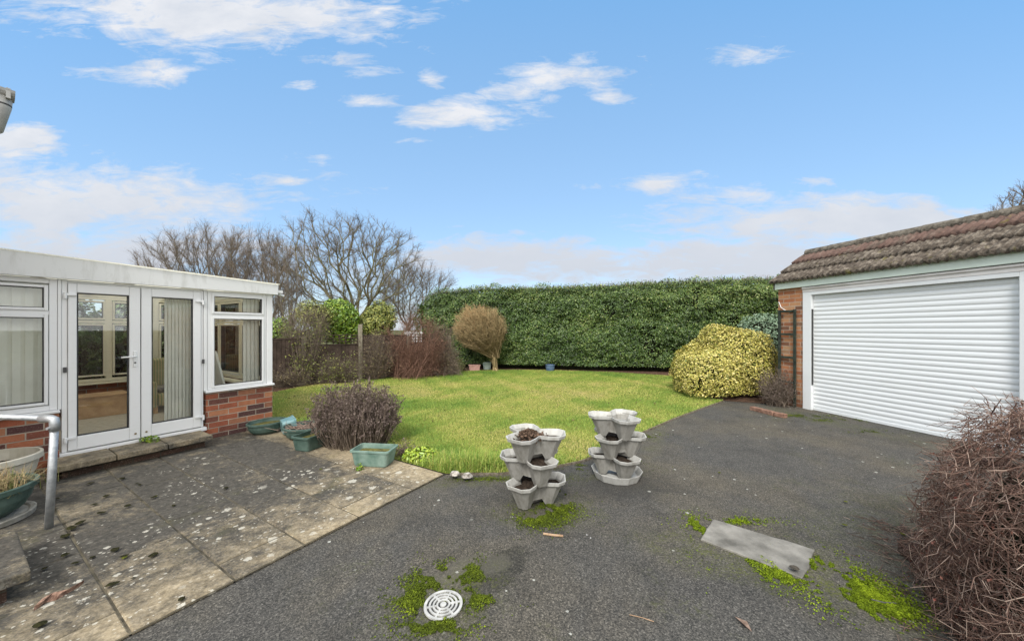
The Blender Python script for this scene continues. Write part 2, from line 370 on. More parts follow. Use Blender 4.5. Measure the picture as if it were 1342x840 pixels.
def slab_mat(nm='paving_slab', bias=0.0):
    m, t = material(nm, .88, .25); p = t.geo
    tn = t.n('ShaderNodeAttribute', {'attribute_name': 'tone'}).outputs['Fac']
    big = t.noise(p, 1.3, 6, .62, .5); fine = t.noise(p, 34, 6, .72); st = t.noise(p, 7, 6, .68, .4)
    tan = t.ramp(fine, [(.3, (.17, .135, .084)), (.55, (.31, .255, .168)), (.75, (.45, .385, .28))])
    blk = t.ramp(fine, [(.3, (.026, .0245, .021)), (.58, (.074, .068, .057)), (.8, (.19, .168, .135))])
    s = t.n('ShaderNodeSeparateXYZ', Vector=t.oc)                  # local: x from the corner back, y away from the house
    edge = t.math('MAXIMUM', t.mapr(s.outputs[1], 2.2, 3.4, 0, .30), t.mapr(s.outputs[0], .55, .05, 0, .50))
    edge = t.math('MAXIMUM', edge, t.mapr(s.outputs[1], .75, .35, 0, .16))
    f = t.math('ADD', t.math('ADD', t.math('MULTIPLY', big, .9), t.math('MULTIPLY', st, .7)), t.math('ADD', edge, t.math('ADD', t.math('MULTIPLY', t.math('SUBTRACT', tn, .5), .16), bias)))
    f = t.math('ADD', f, t.math('MULTIPLY', t.math('SUBTRACT', t.noise(p, 85, 4, .75), .5), .55)); c = t.mix(t.mapr(f, .86, 1.22), blk, tan)
    gr = t.mapr(t.noise(p, 2.6, 5, .7), .58, .72, 0, .35); c = t.mix(gr, c, (.075, .075, .025))
    lich_zone = t.mapr(s.outputs[1], 1.1, 2.6)
    for sc_, lim, am in ((8.0, .80, .6), (17.0, .68, .65), (38.0, .62, .6)):
        vo = t.n('ShaderNodeTexVoronoi', {'feature': 'F1'}, Vector=p, Scale=sc_, Randomness=1.0)
        rc = t.n('ShaderNodeSeparateColor', Color=vo.outputs['Color']).outputs[0]
        sz = t.mapr(rc, lim, 1.0, 0.0, .36)
        d = t.math('ADD', vo.outputs['Distance'], t.math('MULTIPLY', t.math('SUBTRACT', t.noise(p, 40 + sc_ * 2, 5, .7), .5), .75))
        ok = t.math('MULTIPLY', t.math('LESS_THAN', d, sz), t.mapr(t.math('ADD', t.noise(p, 1.9, 4), t.math('MULTIPLY', lich_zone, .18)), .56, .66))
        c = t.mix(t.math('MULTIPLY', ok, am), c, (.50, .48, .41))
    t.set(t.b.inputs['Base Color'], c)
    bump(t, t.math('ADD', fine, t.math('MULTIPLY', st, .8)), .5, .008); return m
SLAB = slab_mat(); STEPSLAB = slab_mat('step_slab', .20); RAISEDSLAB = slab_mat('raised_slab', -.34)

def lawn_base_mat():
    m, t = material('turf', .95, .1)
    c = t.ramp(t.noise(t.geo, 1.1, 6, .6), [(.35, (.07, .12, .018)), (.52, (.14, .18, .03)), (.68, (.24, .22, .06))])
    c = t.mix(t.mapr(t.noise(t.geo, 60, 4), .4, .7, 0, .7), c, (.05, .05, .02))
    t.set(t.b.inputs['Base Color'], c); return m
TURF = lawn_base_mat()
GRASS = toned('grass', [(0, (.075, .165, .024)), (.32, (.165, .275, .042)), (.55, (.32, .37, .075)), (.74, (.50, .445, .14)), (1, (.53, .42, .20))], .5, .25)
MOSS = toned('moss', [(0, (.025, .035, .008)), (.5, (.085, .115, .012)), (1, (.20, .26, .015))], .9, .1)
BMOSS = toned('bright_moss', [(0, (.04, .06, .008)), (.5, (.15, .21, .012)), (1, (.30, .38, .02))], .9, .1)
DMOSS = simple('dried_moss', (.012, .013, .008), (.04, .038, .016), 60, .95, .05, 0, .8, 200)
LAUREL = toned('hedge_leaf', [(0, (.022, .045, .010)), (.45, (.060, .112, .022)), (.8, (.145, .205, .045)), (1, (.28, .31, .11))], .40, .4)
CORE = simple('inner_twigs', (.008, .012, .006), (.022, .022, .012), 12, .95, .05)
YELLOWLEAF = toned('variegated_leaf', [(0, (.10, .14, .03)), (.25, (.27, .275, .05)), (.6, (.52, .45, .11)), (1, (.68, .60, .26))], .42, .4)
BRIGHTLEAF = toned('bright_leaf', [(0, (.045, .105, .012)), (.5, (.15, .26, .02)), (1, (.32, .40, .04))], .35, .5)
OLIVELEAF = toned('olive_leaf', [(0, (.06, .09, .02)), (.5, (.18, .21, .04)), (1, (.38, .36, .09))], .45, .4)
SILVERLEAF = toned('silver_leaf', [(0, (.08, .13, .08)), (.5, (.17, .25, .16)), (1, (.30, .38, .27))], .6, .3)
BARK = simple('bark', (.10, .088, .068), (.20, .175, .135), 8, .9, .1)
OLIVEBARK = simple('olive_bark', (.085, .082, .042), (.20, .185, .10), 3, .9, .1)
TWIG = toned('twig', [(0, (.05, .037, .029)), (.5, (.15, .117, .09)), (1, (.31, .255, .20))], .8, .15)
REDTWIG = toned('red_twig', [(0, (.06, .035, .026)), (.5, (.17, .095, .068)), (1, (.31, .19, .14))], .8, .15)
TANTWIG = toned('tan_twig', [(0, (.16, .12, .06)), (.5, (.33, .255, .135)), (.8, (.42, .28, .14)), (1, (.48, .28, .14))], .8, .15)
BUSHTWIG = toned('bush_twig', [(0, (.036, .020, .016)), (.4, (.12, .068, .052)), (.75, (.25, .165, .13)), (1, (.46, .355, .285))], .75, .2)
LAVLEAF = toned('lavender_dead', [(0, (.06, .042, .038)), (.5, (.15, .112, .098)), (1, (.27, .22, .19))], .85, .1)
RUSTLEAF = toned('rust_leaf', [(0, (.09, .035, .025)), (.6, (.17, .065, .045)), (1, (.34, .05, .04))], .6, .3)
REDLEAF = toned('red_brown_leaf', [(0, (.09, .045, .032)), (.5, (.20, .095, .065)), (1, (.30, .19, .12))], .7, .2)
TANLEAF = toned('tan_leaf', [(0, (.09, .065, .04)), (.5, (.20, .15, .09)), (1, (.22, .22, .08))], .7, .2)
STRAW = toned('straw', [(0, (.20, .14, .07)), (.6, (.36, .27, .15)), (1, (.10, .16, .03))], .8, .15)
FENCEWOOD = simple('fence_wood', (.032, .023, .018), (.075, .054, .043), 5, .85, .15, 0, .3, 40)
GREYWOOD = simple('grey_post', (.16, .14, .10), (.30, .27, .21), 14, .9, .15, 0, .4, 60)
GREENWOOD = simple('green_trellis_wood', (.015, .022, .017), (.045, .055, .042), 14, .8, .2)
DRAINW = simple('drain_plastic', (.30, .30, .285), (.46, .46, .44), 20, .5, .3)
CONC = simple('concrete_cover', (.10, .096, .085), (.25, .24, .215), 5, .9, .2, 0, .4, 120, 8)
BRICKEDGE = simple('edge_brick', (.13, .07, .05), (.30, .18, .13), 18, .9, .15, 0, .5, 80)
GUTTERG = simple('grey_gutter', (.30, .30, .29), (.42, .42, .40), 6, .5, .3)
WHITEP = simple('white_paint', (.7, .7, .7), (.8, .8, .8), 6, .5)
TERRA = simple('pink_terracotta', (.36, .20, .17), (.46, .28, .24), 9, .8)
SAGEPOT = simple('sage_pot', (.30, .38, .33), (.40, .48, .42), 9, .6)
BLUEPOT = simple('blue_pot', (.05, .09, .16), (.10, .15, .22), 9, .5)
STICK = simple('dry_stick', (.20, .12, .07), (.36, .25, .16), 25, .85)
FLINT = simple('flint', (.10, .085, .07), (.50, .47, .42), 26, .7, .3, 0, .6, 40)

# ------------------------------------------------------------------ ground
def sheet(name, pts, z, mat, kind='structure', label=None, cat=None):
    me = bpy.data.meshes.new(name); me.from_pydata([(p[0], p[1], z) for p in pts], [], [tuple(range(len(pts)))]); me.update()
    if me.polygons[0].normal.z < 0: me.flip_normals()
    return tag(link(name, me, mat), label, cat, None, kind)
GROUND = simple('rough_ground', (.05, .06, .02), (.10, .10, .04), 1.5, .95, .1)
sheet('ground', [(-400, -400), (400, -400), (400, 400), (-400, 400)], -.03, GROUND, label='rough open ground beyond the garden boundary', cat='ground')
sheet('driveway', [(-6.5, -6), (14, -6), (14, 7.4), (7, 8.6), (3.6, 8.2), (1.5, 5.5), (-1, 4.2), (-6.5, 4.2)], 0, ASPHALT, label='dark worn asphalt driveway between the lawn and the white garage door', cat='driveway')

# house frame: x = along the glazed front from its far corner towards the camera, y = out over the patio
U = np.array([.5255, .851]); NN = np.array([.851, -.5255]); C0 = G(357, 559)
TH = atan2(-U[1], -U[0])
def HL(s, n, z=0.0): p = C0[:2] - s * U + n * NN; return np.array([p[0], p[1], z])
def cz(px, py=HY):
    k = (px - CX) / F; t = (C0[0] - k * C0[1]) / (U[0] - k * U[1])      # C0 - t*U on the ray
    Y = C0[1] - t * U[1]; return t, H - (py - HY) * Y / F

# patio: separate slabs in one paved surface
pv = MB(); tones = []
xs = [-.04, .36, .90, 1.30, 1.69, 2.10, 2.60, 3.05, 3.60, 4.2]; ys_a = [0.0, .48, 1.02, 1.50, 2.02, 2.50, 2.92, 3.36]
r_ = np.random.default_rng(3)
for i in range(len(xs) - 1):
    off = (i % 2) * .2
    ys = [0.0] + [y + off for y in ys_a[1:-1] if y + off < 3.2] + [3.36]
    for j in range(len(ys) - 1):
        g = .0045; z = .018 + r_.uniform(-.003, .003); a0, a1, b0, b1 = xs[i] + g, xs[i + 1] - g, ys[j] + g, ys[j + 1] - g; e = .006
        tl = r_.uniform(-.002, .002, 4)
        top = [(a0 + e, b0 + e, z + tl[0]), (a1 - e, b0 + e, z + tl[1]), (a1 - e, b1 - e, z + tl[2]), (a0 + e, b1 - e, z + tl[3])]
        rim = [(a0, b0, z - .006), (a1, b0, z - .006), (a1, b1, z - .006), (a0, b1, z - .006)]
        bot = [(a0, b0, -.02), (a1, b0, -.02), (a1, b1, -.02), (a0, b1, -.02)]
        pv.rings([bot, rim, top], False, True); tones += [r_.uniform()] * 9
pat = pv.build('patio', SLAB); pat.location = (C0[0], C0[1], 0); pat.rotation_euler = (0, 0, TH)
a_ = pat.data.attributes.new('tone', 'FLOAT', 'FACE'); a_.data.foreach_set('value', np.array(tones, dtype=np.float32))
tag(pat, 'old grey and buff paving slabs speckled with white lichen', 'patio', None, 'structure')
JOINT = simple('joint_dirt', (.035, .033, .026), (.12, .105, .075), 9, .95, .05)
sheet('patio_bedding', [HL(-.045, -.2), HL(-.045, 3.365), HL(4.25, 3.365), HL(4.25, -.2)], .0125, JOINT, label='dark dirt in the joints under the paving slabs', cat='bedding')

lawn_px = [(585, 621), (560, 612), (357, 556)]
edge_px = [(598, 622), (655, 622), (712, 616), (760, 606), (800, 592), (845, 566), (882, 550), (925, 534), (948, 526)]
back_px = [(905, 514), (886, 506), (884, 493), (800, 488), (720, 485), (650, 485), (600, 487), (540, 492), (470, 498), (400, 506), (362, 514)]
lawn_poly = [G(*p) for p in edge_px] + [G(*p) for p in back_px] + [np.array([-6.3, 7.3, 0]), np.array([-5.3, 5.9, 0]), HL(-.06, -.5), HL(-.06, 3.36)]
sheet('lawn', lawn_poly, .012, TURF, label='patchy green and yellow lawn in front of the hedge', cat='lawn')
sheet('soil_bed', [(-7.5, 7.2), (-5.0, 7.2), (-3.5, 9), (0, 11), (3, 10.2), (3.6, 7.4), (5.3, 6.6), (5.6, 8), (12, 9), (12, 12), (-3, 14.5), (-8.5, 9)], .006, simple('bed_soil', (.045, .028, .02), (.13, .08, .055), 14, .95, .05, 0, .8, 90), label='bare brown soil under the hedge and shrubs', cat='soil bed')

# grass
LP = np.array([p[:2] for p in lawn_poly]); lo, hi = LP.min(0), LP.max(0)
def scatter(n, poly, gamma=1.7):
    """points in the polygon, denser near the camera"""
    out = []
    while sum(map(len, out)) < n:
        P = rng.uniform(lo, hi, size=(n * 2, 2)); d = np.maximum(np.linalg.norm(P, axis=1), 3.0)
        P = P[(rng.uniform(size=len(P)) < (3.3 / d) ** gamma) & inside(P, poly)]; out.append(P)
    return np.concatenate(out)[:n]
def blades(P, hgt, wid, tone, lean=.5, z0=.01, seed=5):
    r = np.random.default_rng(seed); n = len(P); a = r.uniform(0, 2 * pi, n); l = np.abs(r.normal(0, lean, n))
    B = np.concatenate([P, np.full((n, 1), z0)], 1)
    side = np.stack([-np.sin(a), np.cos(a), np.zeros(n)], 1) * (wid / 2)[:, None] if np.ndim(wid) else np.stack([-np.sin(a), np.cos(a), np.zeros(n)], 1) * wid / 2
    out = np.stack([np.cos(a), np.sin(a), np.zeros(n)], 1)
    mid = B + out * (hgt * l * .35)[:, None] + np.array([0, 0, 1]) * (hgt * .6)[:, None]
    tip = B + out * (hgt * l)[:, None] + np.array([0, 0, 1]) * (hgt / np.sqrt(1 + l * l * .5))[:, None]
    V = np.stack([B - side, B + side, mid - side * .7, mid + side * .7, tip], 1).reshape(-1, 3); k = np.arange(n)[:, None] * 5
    q = np.concatenate([k, k + 1, k + 3, k + 2], 1); t3 = np.concatenate([k + 2, k + 3, k + 4], 1)
    return V, [q, t3], np.concatenate([tone, tone])
P = scatter(330000, LP)
d = np.linalg.norm(P, axis=1); P3 = np.c_[P, np.zeros(len(P))]
patchy = wob(P3, 1.6, 11) * .6 + wob(P3, 6, 12) * .5
near = np.clip((d - 3) / 9, 0, 1)
tone = np.clip(.57 + .42 * patchy - .12 * near ** 2 + rng.normal(0, .13, len(P)), 0, 1)
tall = .022 + .008 * np.clip(-patchy, -1, 1)
V, Fs, tn = blades(P, tall * rng.uniform(.5, 1.35, len(P)), .0028 + .0010 * near * 3, tone, .8)
tag(npmesh('grass', V, Fs, GRASS, tone=tn), 'short winter grass blades over the whole lawn', 'grass', None, 'stuff')
Q = scatter(260, LP, 1.0); V, Fc = leaves(np.c_[Q, rng.uniform(.02, .035, len(Q))], rng.normal(0, .4, (len(Q), 3)) + (0, 0, 1), .045 * rng.uniform(.4, 1.2, len(Q)), .6, .4, 77)
tag(npmesh('fallen_leaves', V, Fc, simple('lawn_leaf', (.07, .045, .025), (.22, .15, .08), 30, .9)), 'small dry leaves scattered over the lawn', 'leaves', None, 'stuff')
# long tufts along the drive edge
tufts = []
for (px, py, rad, hh, nn) in [(575, 612, .22, .10, 900), (600, 613, .2, .12, 1300), (630, 613, .2, .13, 1500), (655, 610, .16, .10, 900), (560, 603, .15, .08, 500), (720, 606, .15, .07, 500), (790, 590, .12, .06, 350)]:
    c = G(px, py)[:2]; tufts.append((c + rng.normal(0, rad * .5, (nn, 2)), hh))
for a, b in zip(edge_px[:-1], edge_px[1:]):                # ragged blades leaning over the edging
    a, b = G(*a)[:2], G(*b)[:2]; L_ = np.linalg.norm(b - a); k_ = int(L_ * 420); u_ = rng.uniform(size=(k_, 1)); nr_ = np.array([-(b - a)[1], (b - a)[0]]) / L_
    tufts.append((a + (b - a) * u_ + nr_ * np.abs(rng.normal(.012, .03, (k_, 1))), .045))
TP = np.concatenate([a for a, b in tufts]); TH_ = np.concatenate([np.full(len(a), b) for a, b in tufts])
ok = inside(TP, LP); TP, TH_ = TP[ok], TH_[ok]
V, Fs, tn = blades(TP, TH_ * rng.uniform(.5, 1.3, len(TP)), .005, np.clip(rng.normal(.42, .18, len(TP)), 0, 1), .7, seed=8)
tag(npmesh('long_grass', V, Fs, GRASS, tone=tn), 'long uncut grass along the lawn corner behind the grey planter', 'grass', None, 'stuff')
# thin edging between lawn and drive
kb = MB(); ep = [G(*p) for p in edge_px]
for a, b in zip(ep[:-1], ep[1:]):
    t = norm((b - a)[None])[0]; s = np.array([-t[1], t[0], 0]) * .011
    kb.rings([[a - s + (0, 0, -.02), a + s + (0, 0, -.02), a + s + (0, 0, .020), a - s + (0, 0, .020)], [b - s + (0, 0, -.02), b + s + (0, 0, -.02), b + s + (0, 0, .020), b - s + (0, 0, .020)]])
tag(kb.build('kerb', simple('edging', (.09, .075, .055), (.22, .19, .15), 25, .9, .1)), 'thin concrete edging strip between lawn and driveway', 'kerb', None, 'structure')

# ------------------------------------------------------------------ conservatory
con = thing('conservatory', 'white framed conservatory with double glazed doors on low red brick walls', 'conservatory', (C0[0], C0[1], 0), TH)
S_END, DEP = 2.75, 2.7                              # joins the house at S_END, depth back from the front
zf = 1.955                                          # underside of the fascia
s_d0, s_d1 = cz(270)[0], cz(78)[0]                  # door frame, far and near jamb
z_sill = np.mean([cz(357, 501)[1], cz(270, 513)[1]]); z_lsill = cz(75, 537)[1]
zb = np.mean([cz(82, 590)[1], cz(268, 560)[1]])     # underside of the door leaves
def bwall(x0, x1, y0, y1, z1):
    return MB().box(x0, x1, y0, y1, -.05, z1).build('brick_wall', BRICK, con)
bwall(0, s_d0 - .002, -.1, 0, z_sill - .03)
bwall(s_d1 + .002, S_END, -.1, 0, z_lsill - .03)
bwall(0, .1, -DEP, -.103, z_sill - .03)             # far end wall
bwall(.103, S_END, -DEP, -DEP + .1, .62)            # back wall
MB().box(.1, S_END, -DEP + .1, -.1, .0, zb - .03).build('interior_floor', CARPET, con)
for s_ in np.linspace(.12, S_END - .08, 5): MB().box(s_ - .02, s_ + .02, -DEP + .02, -.08, zf + .02, zf + .08).build('rafter', CREAM, con)
MB().box(.05, S_END, -DEP + .0, -DEP + .09, zf, zf + .10).build('back_beam', CREAM, con)
# ceiling ribs
fb = MB()
zt0, zt1 = 2.107, 2.20
fb.rings([[(-.05, .065, zf), (-.05, .02, zf), (-.05, .02, zt0), (-.05, .065, zt0)], [(S_END, .065, zf), (S_END, .02, zf), (S_END, .02, zt1), (S_END, .065, zt1)]])
fb.build('fascia', FASCIA, con, .004)
fe = MB(); fe.rings([[(-.05, .018, zf), (-.005, .018, zf), (-.005, .018, zt0), (-.05, .018, zt0)], [(-.05, -DEP, zf), (-.005, -DEP, zf), (-.005, -DEP, zt0), (-.05, -DEP, zt0)]])
fe.build('fascia', FASCIA, con)
rf = MB(); rf.rings([[(-.07, .08, zt0 + .002), (-.07, -DEP - .05, zt0 + .002), (-.07, -DEP - .05, zt0 + .008), (-.07, .08, zt0 + .008)], [(S_END, .08, zt1 + .002), (S_END, -DEP - .05, zt1 + .002), (S_END, -DEP - .05, zt1 + .008), (S_END, .08, zt1 + .008)]])
POLY = bpy.data.materials.new('roof_sheet'); POLY.use_nodes = True; POLY.node_tree.nodes.clear(); tp_ = NT(POLY.node_tree)
tp_.L.new(tp_.n('ShaderNodeMixShader', i0=.75, i1=tp_.n('ShaderNodeBsdfDiffuse', Color=(.75, .73, .66)).outputs[0], i2=tp_.n('ShaderNodeBsdfTranslucent', Color=(.95, .93, .84)).outputs[0]).outputs[0], tp_.n('ShaderNodeOutputMaterial').inputs[0])
rf.build('roof', POLY, con)
gb = MB(); gb.box(-.12, -.052, -.06, .05, zf + .03, zf + .07); gb.tube([(-.10, 0, zf + .05), (-.10, 0, zf - .005)], .022); gb.tube([(-.12, -.03, zf + .01), (-.17, -.03, zf - .005)], .018)
gb.build('drain_spout', UPVC, con)
# posts
pb = MB(); pb.box(0.0, .075, -.075, .004, z_sill, zf); pb.build('corner_post', UPVC, con, .004)
MB().box(0, .06, -DEP, -DEP + .06, z_sill, zf).build('corner_post', UPVC, con, .004)
for s in (s_d0, s_d1): MB().box(s - .012, s + .022 if s == s_d0 else s + .012, -.07, .0, (z_sill if s == s_d0 else z_lsill), zf).build('mullion', UPVC, con, .003)

def glazed(name, x0, x1, z0, z1, panes, mat=UPVC, y0=-.065, y1=-.004, axis='x', off=0.0, parent=con, fr=.05, splitz=None, mull=()):
    """a window: outer frame, sashes round each pane"""
    def put(mb):
        if axis == 'y': mb.v = [(off + y, -x, z) for x, y, z in mb.v]
        elif off: mb.v = [(x, y + off, z) for x, y, z in mb.v]
        return mb
    m = MB(); m.frame(x0, x1, z0, z1, fr, y0, y1)
    for k in (splitz or []): m.box(x0 + fr, x1 - fr, y0, y1 - .001, k - .022, k + .022)
    for k in mull: m.box(k - .035, k + .035, y0 + .001, y1 - .002, z0 + fr, z1 - fr)
    o = put(m).build(name, mat, parent, .004)
    for (a, b, c, e) in panes:
        s = MB(); s.frame(a - .028, b + .028, c - .028, e + .028, .026, y0 + .01, y1 + .012); put(s).build('sash', mat, o, .004)
        s = MB(); s.frame(a - .003, b + .003, c - .003, e + .003, .008, y0 + .02, y1 + .004); put(s).build('seal', SEAL, o)
        s = MB(); s.box(a, b, (y0 + y1) / 2 - .003, (y0 + y1) / 2 + .003, c, e); put(s).build('pane', GLASS, o)
    return o
def mz(*pts): return float(np.mean([cz(*p)[1] for p in pts]))
rs0, rs1 = cz(343)[0], cz(281)[0]
zt_a, zt_b = mz((283, 389), (342, 392)), mz((283, 409), (342, 410)); zl_a, zl_b = mz((279, 417), (343, 420)), mz((279, 507), (343, 497))
wr = glazed('window', .078, s_d0 - .016, z_sill + .002, zf - .003, [(rs0, rs1, zt_b, zt_a), (rs0, rs1, zl_b, zl_a)], splitz=[(zt_b + zl_a) / 2])
ls0 = cz(57)[0]; ls1 = S_END - .1
yt_a, yt_b = cz(54, 377)[1], cz(54, 403)[1]; yl_a, yl_b = cz(58, 416.5)[1], cz(58, 527)[1]
wl = glazed('window', s_d1 + .014, S_END - .01, z_lsill + .002, zf - .003, [(ls0, ls1, yt_b, yt_a), (ls0, ls1, yl_b, yl_a)], splitz=[(yt_b + yl_a) / 2])
MB().box(-.012, s_d0 + .012, -.1, .045, z_sill - .028, z_sill).build('sill', UPVC, con, .006)
MB().box(s_d1 - .0, S_END, -.1, .045, z_lsill - .028, z_lsill).build('sill', UPVC, con, .006)
# doors
dfm = MB(); dfm.box(s_d0 + .024, s_d0 + .05, -.07, -.012, zb - .01, zf); dfm.box(s_d1 - .05, s_d1 - .014, -.07, -.012, zb - .01, zf)
dfm.box(s_d0 + .05, s_d1 - .05, -.07, -.012, zf - .03, zf - .002); dfm.build('door_frame', UPVC, con, .004)
MB().box(s_d0 + .0, s_d1 + .005, -.1, .03, zb - .055, zb - .012).build('threshold', UPVC, con, .005)
bwall(s_d0, s_d1, -.1, -.012, zb - .057)
def door(x0, x1, gx, gz, hinge_side, handle):
    g0, g1 = gx; a, b = gz
    m = MB(); y0, y1 = -.062, .006; zt = zf - .033
    m.box(x0, g0 - .002, y0, y1, zb, zt); m.box(g1 + .002, x1, y0, y1, zb, zt); m.box(g0 - .002, g1 + .002, y0, y1, zb, a - .002); m.box(g0 - .002, g1 + .002, y0, y1, b + .002, zt)
    o = m.build('door', UPVC, con, .006)
    s = MB(); s.frame(g0, g1, a, b, .009, y0 + .02, y1 - .012); s.build('seal', SEAL, o)
    MB().box(g0, g1, -.032, -.026, a, b).build('pane', GLASS, o)
    hx = x1 if hinge_side > 0 else x0
    for z in (zb + .13, (zb + zt) / 2 - .02, zt - .12):
        hm = MB()
        if abs(z - (zb + zt) / 2) < .1: hm.box(hx - .012 + hinge_side * .02, hx + .012 + hinge_side * .02, y1, y1 + .012, z - .035, z + .02); hm.build('lock_plate', DARKMETAL, o, .003)
        else:
            hm.box(hx - .055 * hinge_side, hx + .018 * hinge_side, y1 + .001, y1 + .022, z - .012, z + .012)
            hm.tube([(hx + .018 * hinge_side, y1 + .014, z - .045), (hx + .018 * hinge_side, y1 + .014, z + .018)], .013); hm.build('hinge', UPVC, o, .003)
    if handle:
        hz = cz(178, 467)[1]; k = x0 + .045
        p = MB(); p.box(k - .013, k + .013, y1 + .001, y1 + .012, hz - .12, hz + .06); pl = p.build('handle_plate', UPVC, o, .004)
        p = MB(); p.tube([(k, y1 + .01, hz), (k, y1 + .05, hz), (k + .05, y1 + .052, hz), (k + .115, y1 + .05, hz - .004)], .009); p.build('handle', UPVC, o, 0, True)
        p = MB(); p.tube([(k, y1 + .01, hz - .07), (k, y1 + .018, hz - .07)], .009); p.build('lock', DARKMETAL, o)
    p = MB(); kx = (x0 + .04) if hinge_side > 0 else (x1 - .04); p.tube([(kx, y1, zb + .06), (kx, y1 + .008, zb + .06)], .010); p.build('stud', BRASS, o)
smid = cz(184.5)[0]
lg = (cz(169)[0], cz(101)[0]); rg = (cz(253)[0], cz(199)[0])
zg_a = mz((101, 572), (168, 560), (199, 555), (253, 547)); zg_b = mz((101, 385), (169, 387), (199, 389), (253, 392))
door(smid + .004, s_d1 - .052, lg, (zg_a, zg_b), 1, True)
door(s_d0 + .052, smid - .004, rg, (zg_a, zg_b), -1, False)
# far end window and back windows, seen through the glass
glazed('window', .08, DEP - .08, z_sill + .003, zf - .003, [(.16, .80, z_sill + .1, 1.5), (.92, 1.62, z_sill + .1, 1.5), (1.74, 2.5, z_sill + .1, 1.5), (.16, .80, 1.62, 1.86), (.92, 1.62, 1.62, 1.86), (1.74, 2.5, 1.62, 1.86)],
       CREAM, axis='y', off=.085, y0=-.07, y1=-.015, splitz=[1.56], mull=(.86, 1.68))
glazed('window', .1, S_END - .1, .623, zf - .003, [(a_, b_, c_, e_) for a_, b_ in ((.2, .58), (.71, 1.12), (1.25, 1.72), (1.85, 2.5)) for c_, e_ in ((.74, 1.5), (1.62, 1.86))],
       CREAM, off=-DEP + .09, splitz=[1.56], mull=(.645, 1.185, 1.785))
MB().box(.1, S_END, -DEP + .1, -DEP + .24, .60, .622).build('sill', CREAM, con, .004)
MB().box(.1, .22, -DEP + .25, -.11, z_sill - .028, z_sill).build('sill', CREAM, con, .004)

# things inside it
def blind(x0, x1, z0, z1, y, label, ang=.6, pitch=.075, axis='x', off=0.0):
    t = thing('vertical_blind', label, 'blind', (C0[0], C0[1], 0), TH, 'vertical blinds in the conservatory')
    h = MB(); h.box(x0, x1, y - .02, y + .02, z1, z1 + .035)
    m = MB(); x = x0 + pitch / 2
    while x < x1:
        dx, dy = cos(ang) * pitch * .62, sin(ang) * pitch * .62
        nrm = (-sin(ang) * .0008, cos(ang) * .0008)
        k = .012
        m.rings([[(x - dx, y - dy, z), (x + nrm[0] * 15, y + nrm[1] * 15, z), (x + dx, y + dy, z), (x + dx + nrm[0], y + dy + nrm[1], z), (x + nrm[0] * 17, y + nrm[1] * 17, z), (x - dx + nrm[0], y - dy + nrm[1], z)] for z in (z0, z1)]); x += pitch
    if axis == 'y':
        for q in (h, m): q.v = [(off + b, -a, c) for a, b, c in q.v]
    h.build('headrail', UPVC, t); m.build('slats', BLIND, t); return t
blind(ls0 - .06, S_END - .06, z_lsill + .04, 1.9, -.16, 'closed cream vertical blind behind the window beside the handrail', .25)
blind(cz(252)[0] - .12, cz(226)[0] + .04, zb + .04, 1.9, -.16, 'cream vertical blind drawn back behind the right hand glazed door', .45, .034)
blind(.11, .30, z_sill + .03, 1.9, -.16, 'pale vertical blind bunched at the corner of the fan light window', .3, .05)
zfl = zb - .03
ch = thing('wooden_chest', 'low pine blanket chest on the carpet seen through the left door', 'chest', tuple(HL(1.36, -2.2, zfl)), TH)
MB().box(-.27, .27, -.17, .17, 0, .29).build('body', PINE, ch, .006); MB().box(-.285, .285, -.185, .185, .292, .32).build('lid', PINE, ch, .006)
STRIPE = bpy.data.materials.new('striped_cloth'); STRIPE.use_nodes = True; ts = NT(STRIPE.node_tree)
wv = ts.n('ShaderNodeTexWave', {'wave_type': 'BANDS', 'bands_direction': 'X'}, Vector=ts.n('ShaderNodeTexCoord').outputs['Object'], Scale=9.0)
sb_ = STRIPE.node_tree.nodes['Principled BSDF']; sb_.inputs['Roughness'].default_value = .9
ts.set(sb_.inputs['Base Color'], ts.ramp(wv.outputs[0], [(.3, (.42, .34, .20)), (.5, (.55, .46, .24)), (.7, (.22, .24, .13))]))
ac = thing('armchair', 'striped armchair with dark seat behind the right glazed door', 'armchair', tuple(HL(.58, -1.95, zfl)), TH + .1)
MB().box(-.30, .30, -.30, .30, .10, .30).build('seat', STRIPE, ac, .04); MB().box(-.30, .30, -.40, -.26, .25, .80).build('backrest', STRIPE, ac, .05)
for s in (-1, 1): MB().box(s * .30, s * .40, -.38, .30, .08, .48).build('armrest', STRIPE, ac, .03)
for s in (-1, 1):
    for q in (-1, 1): MB().box(s * .32 - .02, s * .32 + .02, q * .27 - .02, q * .27 + .02, 0, .1).build('leg', PINE, ac)
MB().box(-.28, .28, -.24, .28, .302, .37).build('cushion', simple('dark_throw', (.06, .05, .05), (.3, .26, .22), 9, .9), ac, .025)
oc = thing('side_chair', 'cream high backed chair inside by the small corner window', 'chair', tuple(HL(.36, -.50, zfl)), TH + 1.9)
MB().box(-.2, .2, -.2, .2, .36, .42).build('seat', BLIND, oc, .015)
bk = MB(); bk.rings([[(-.19, -.2 - .14 * k, .42 + .56 * k), (.19, -.2 - .14 * k, .42 + .56 * k), (.19, -.165 - .14 * k, .42 + .56 * k), (-.19, -.165 - .14 * k, .42 + .56 * k)] for k in (0, .5, 1)]); bk.build('backrest', BLIND, oc, .012)
for s in (-1, 1):
    for q in (-1, 1): MB().box(s * .17 - .016, s * .17 + .016, q * .17 - .016, q * .17 + .016, 0, .36).build('leg', PINE, oc)

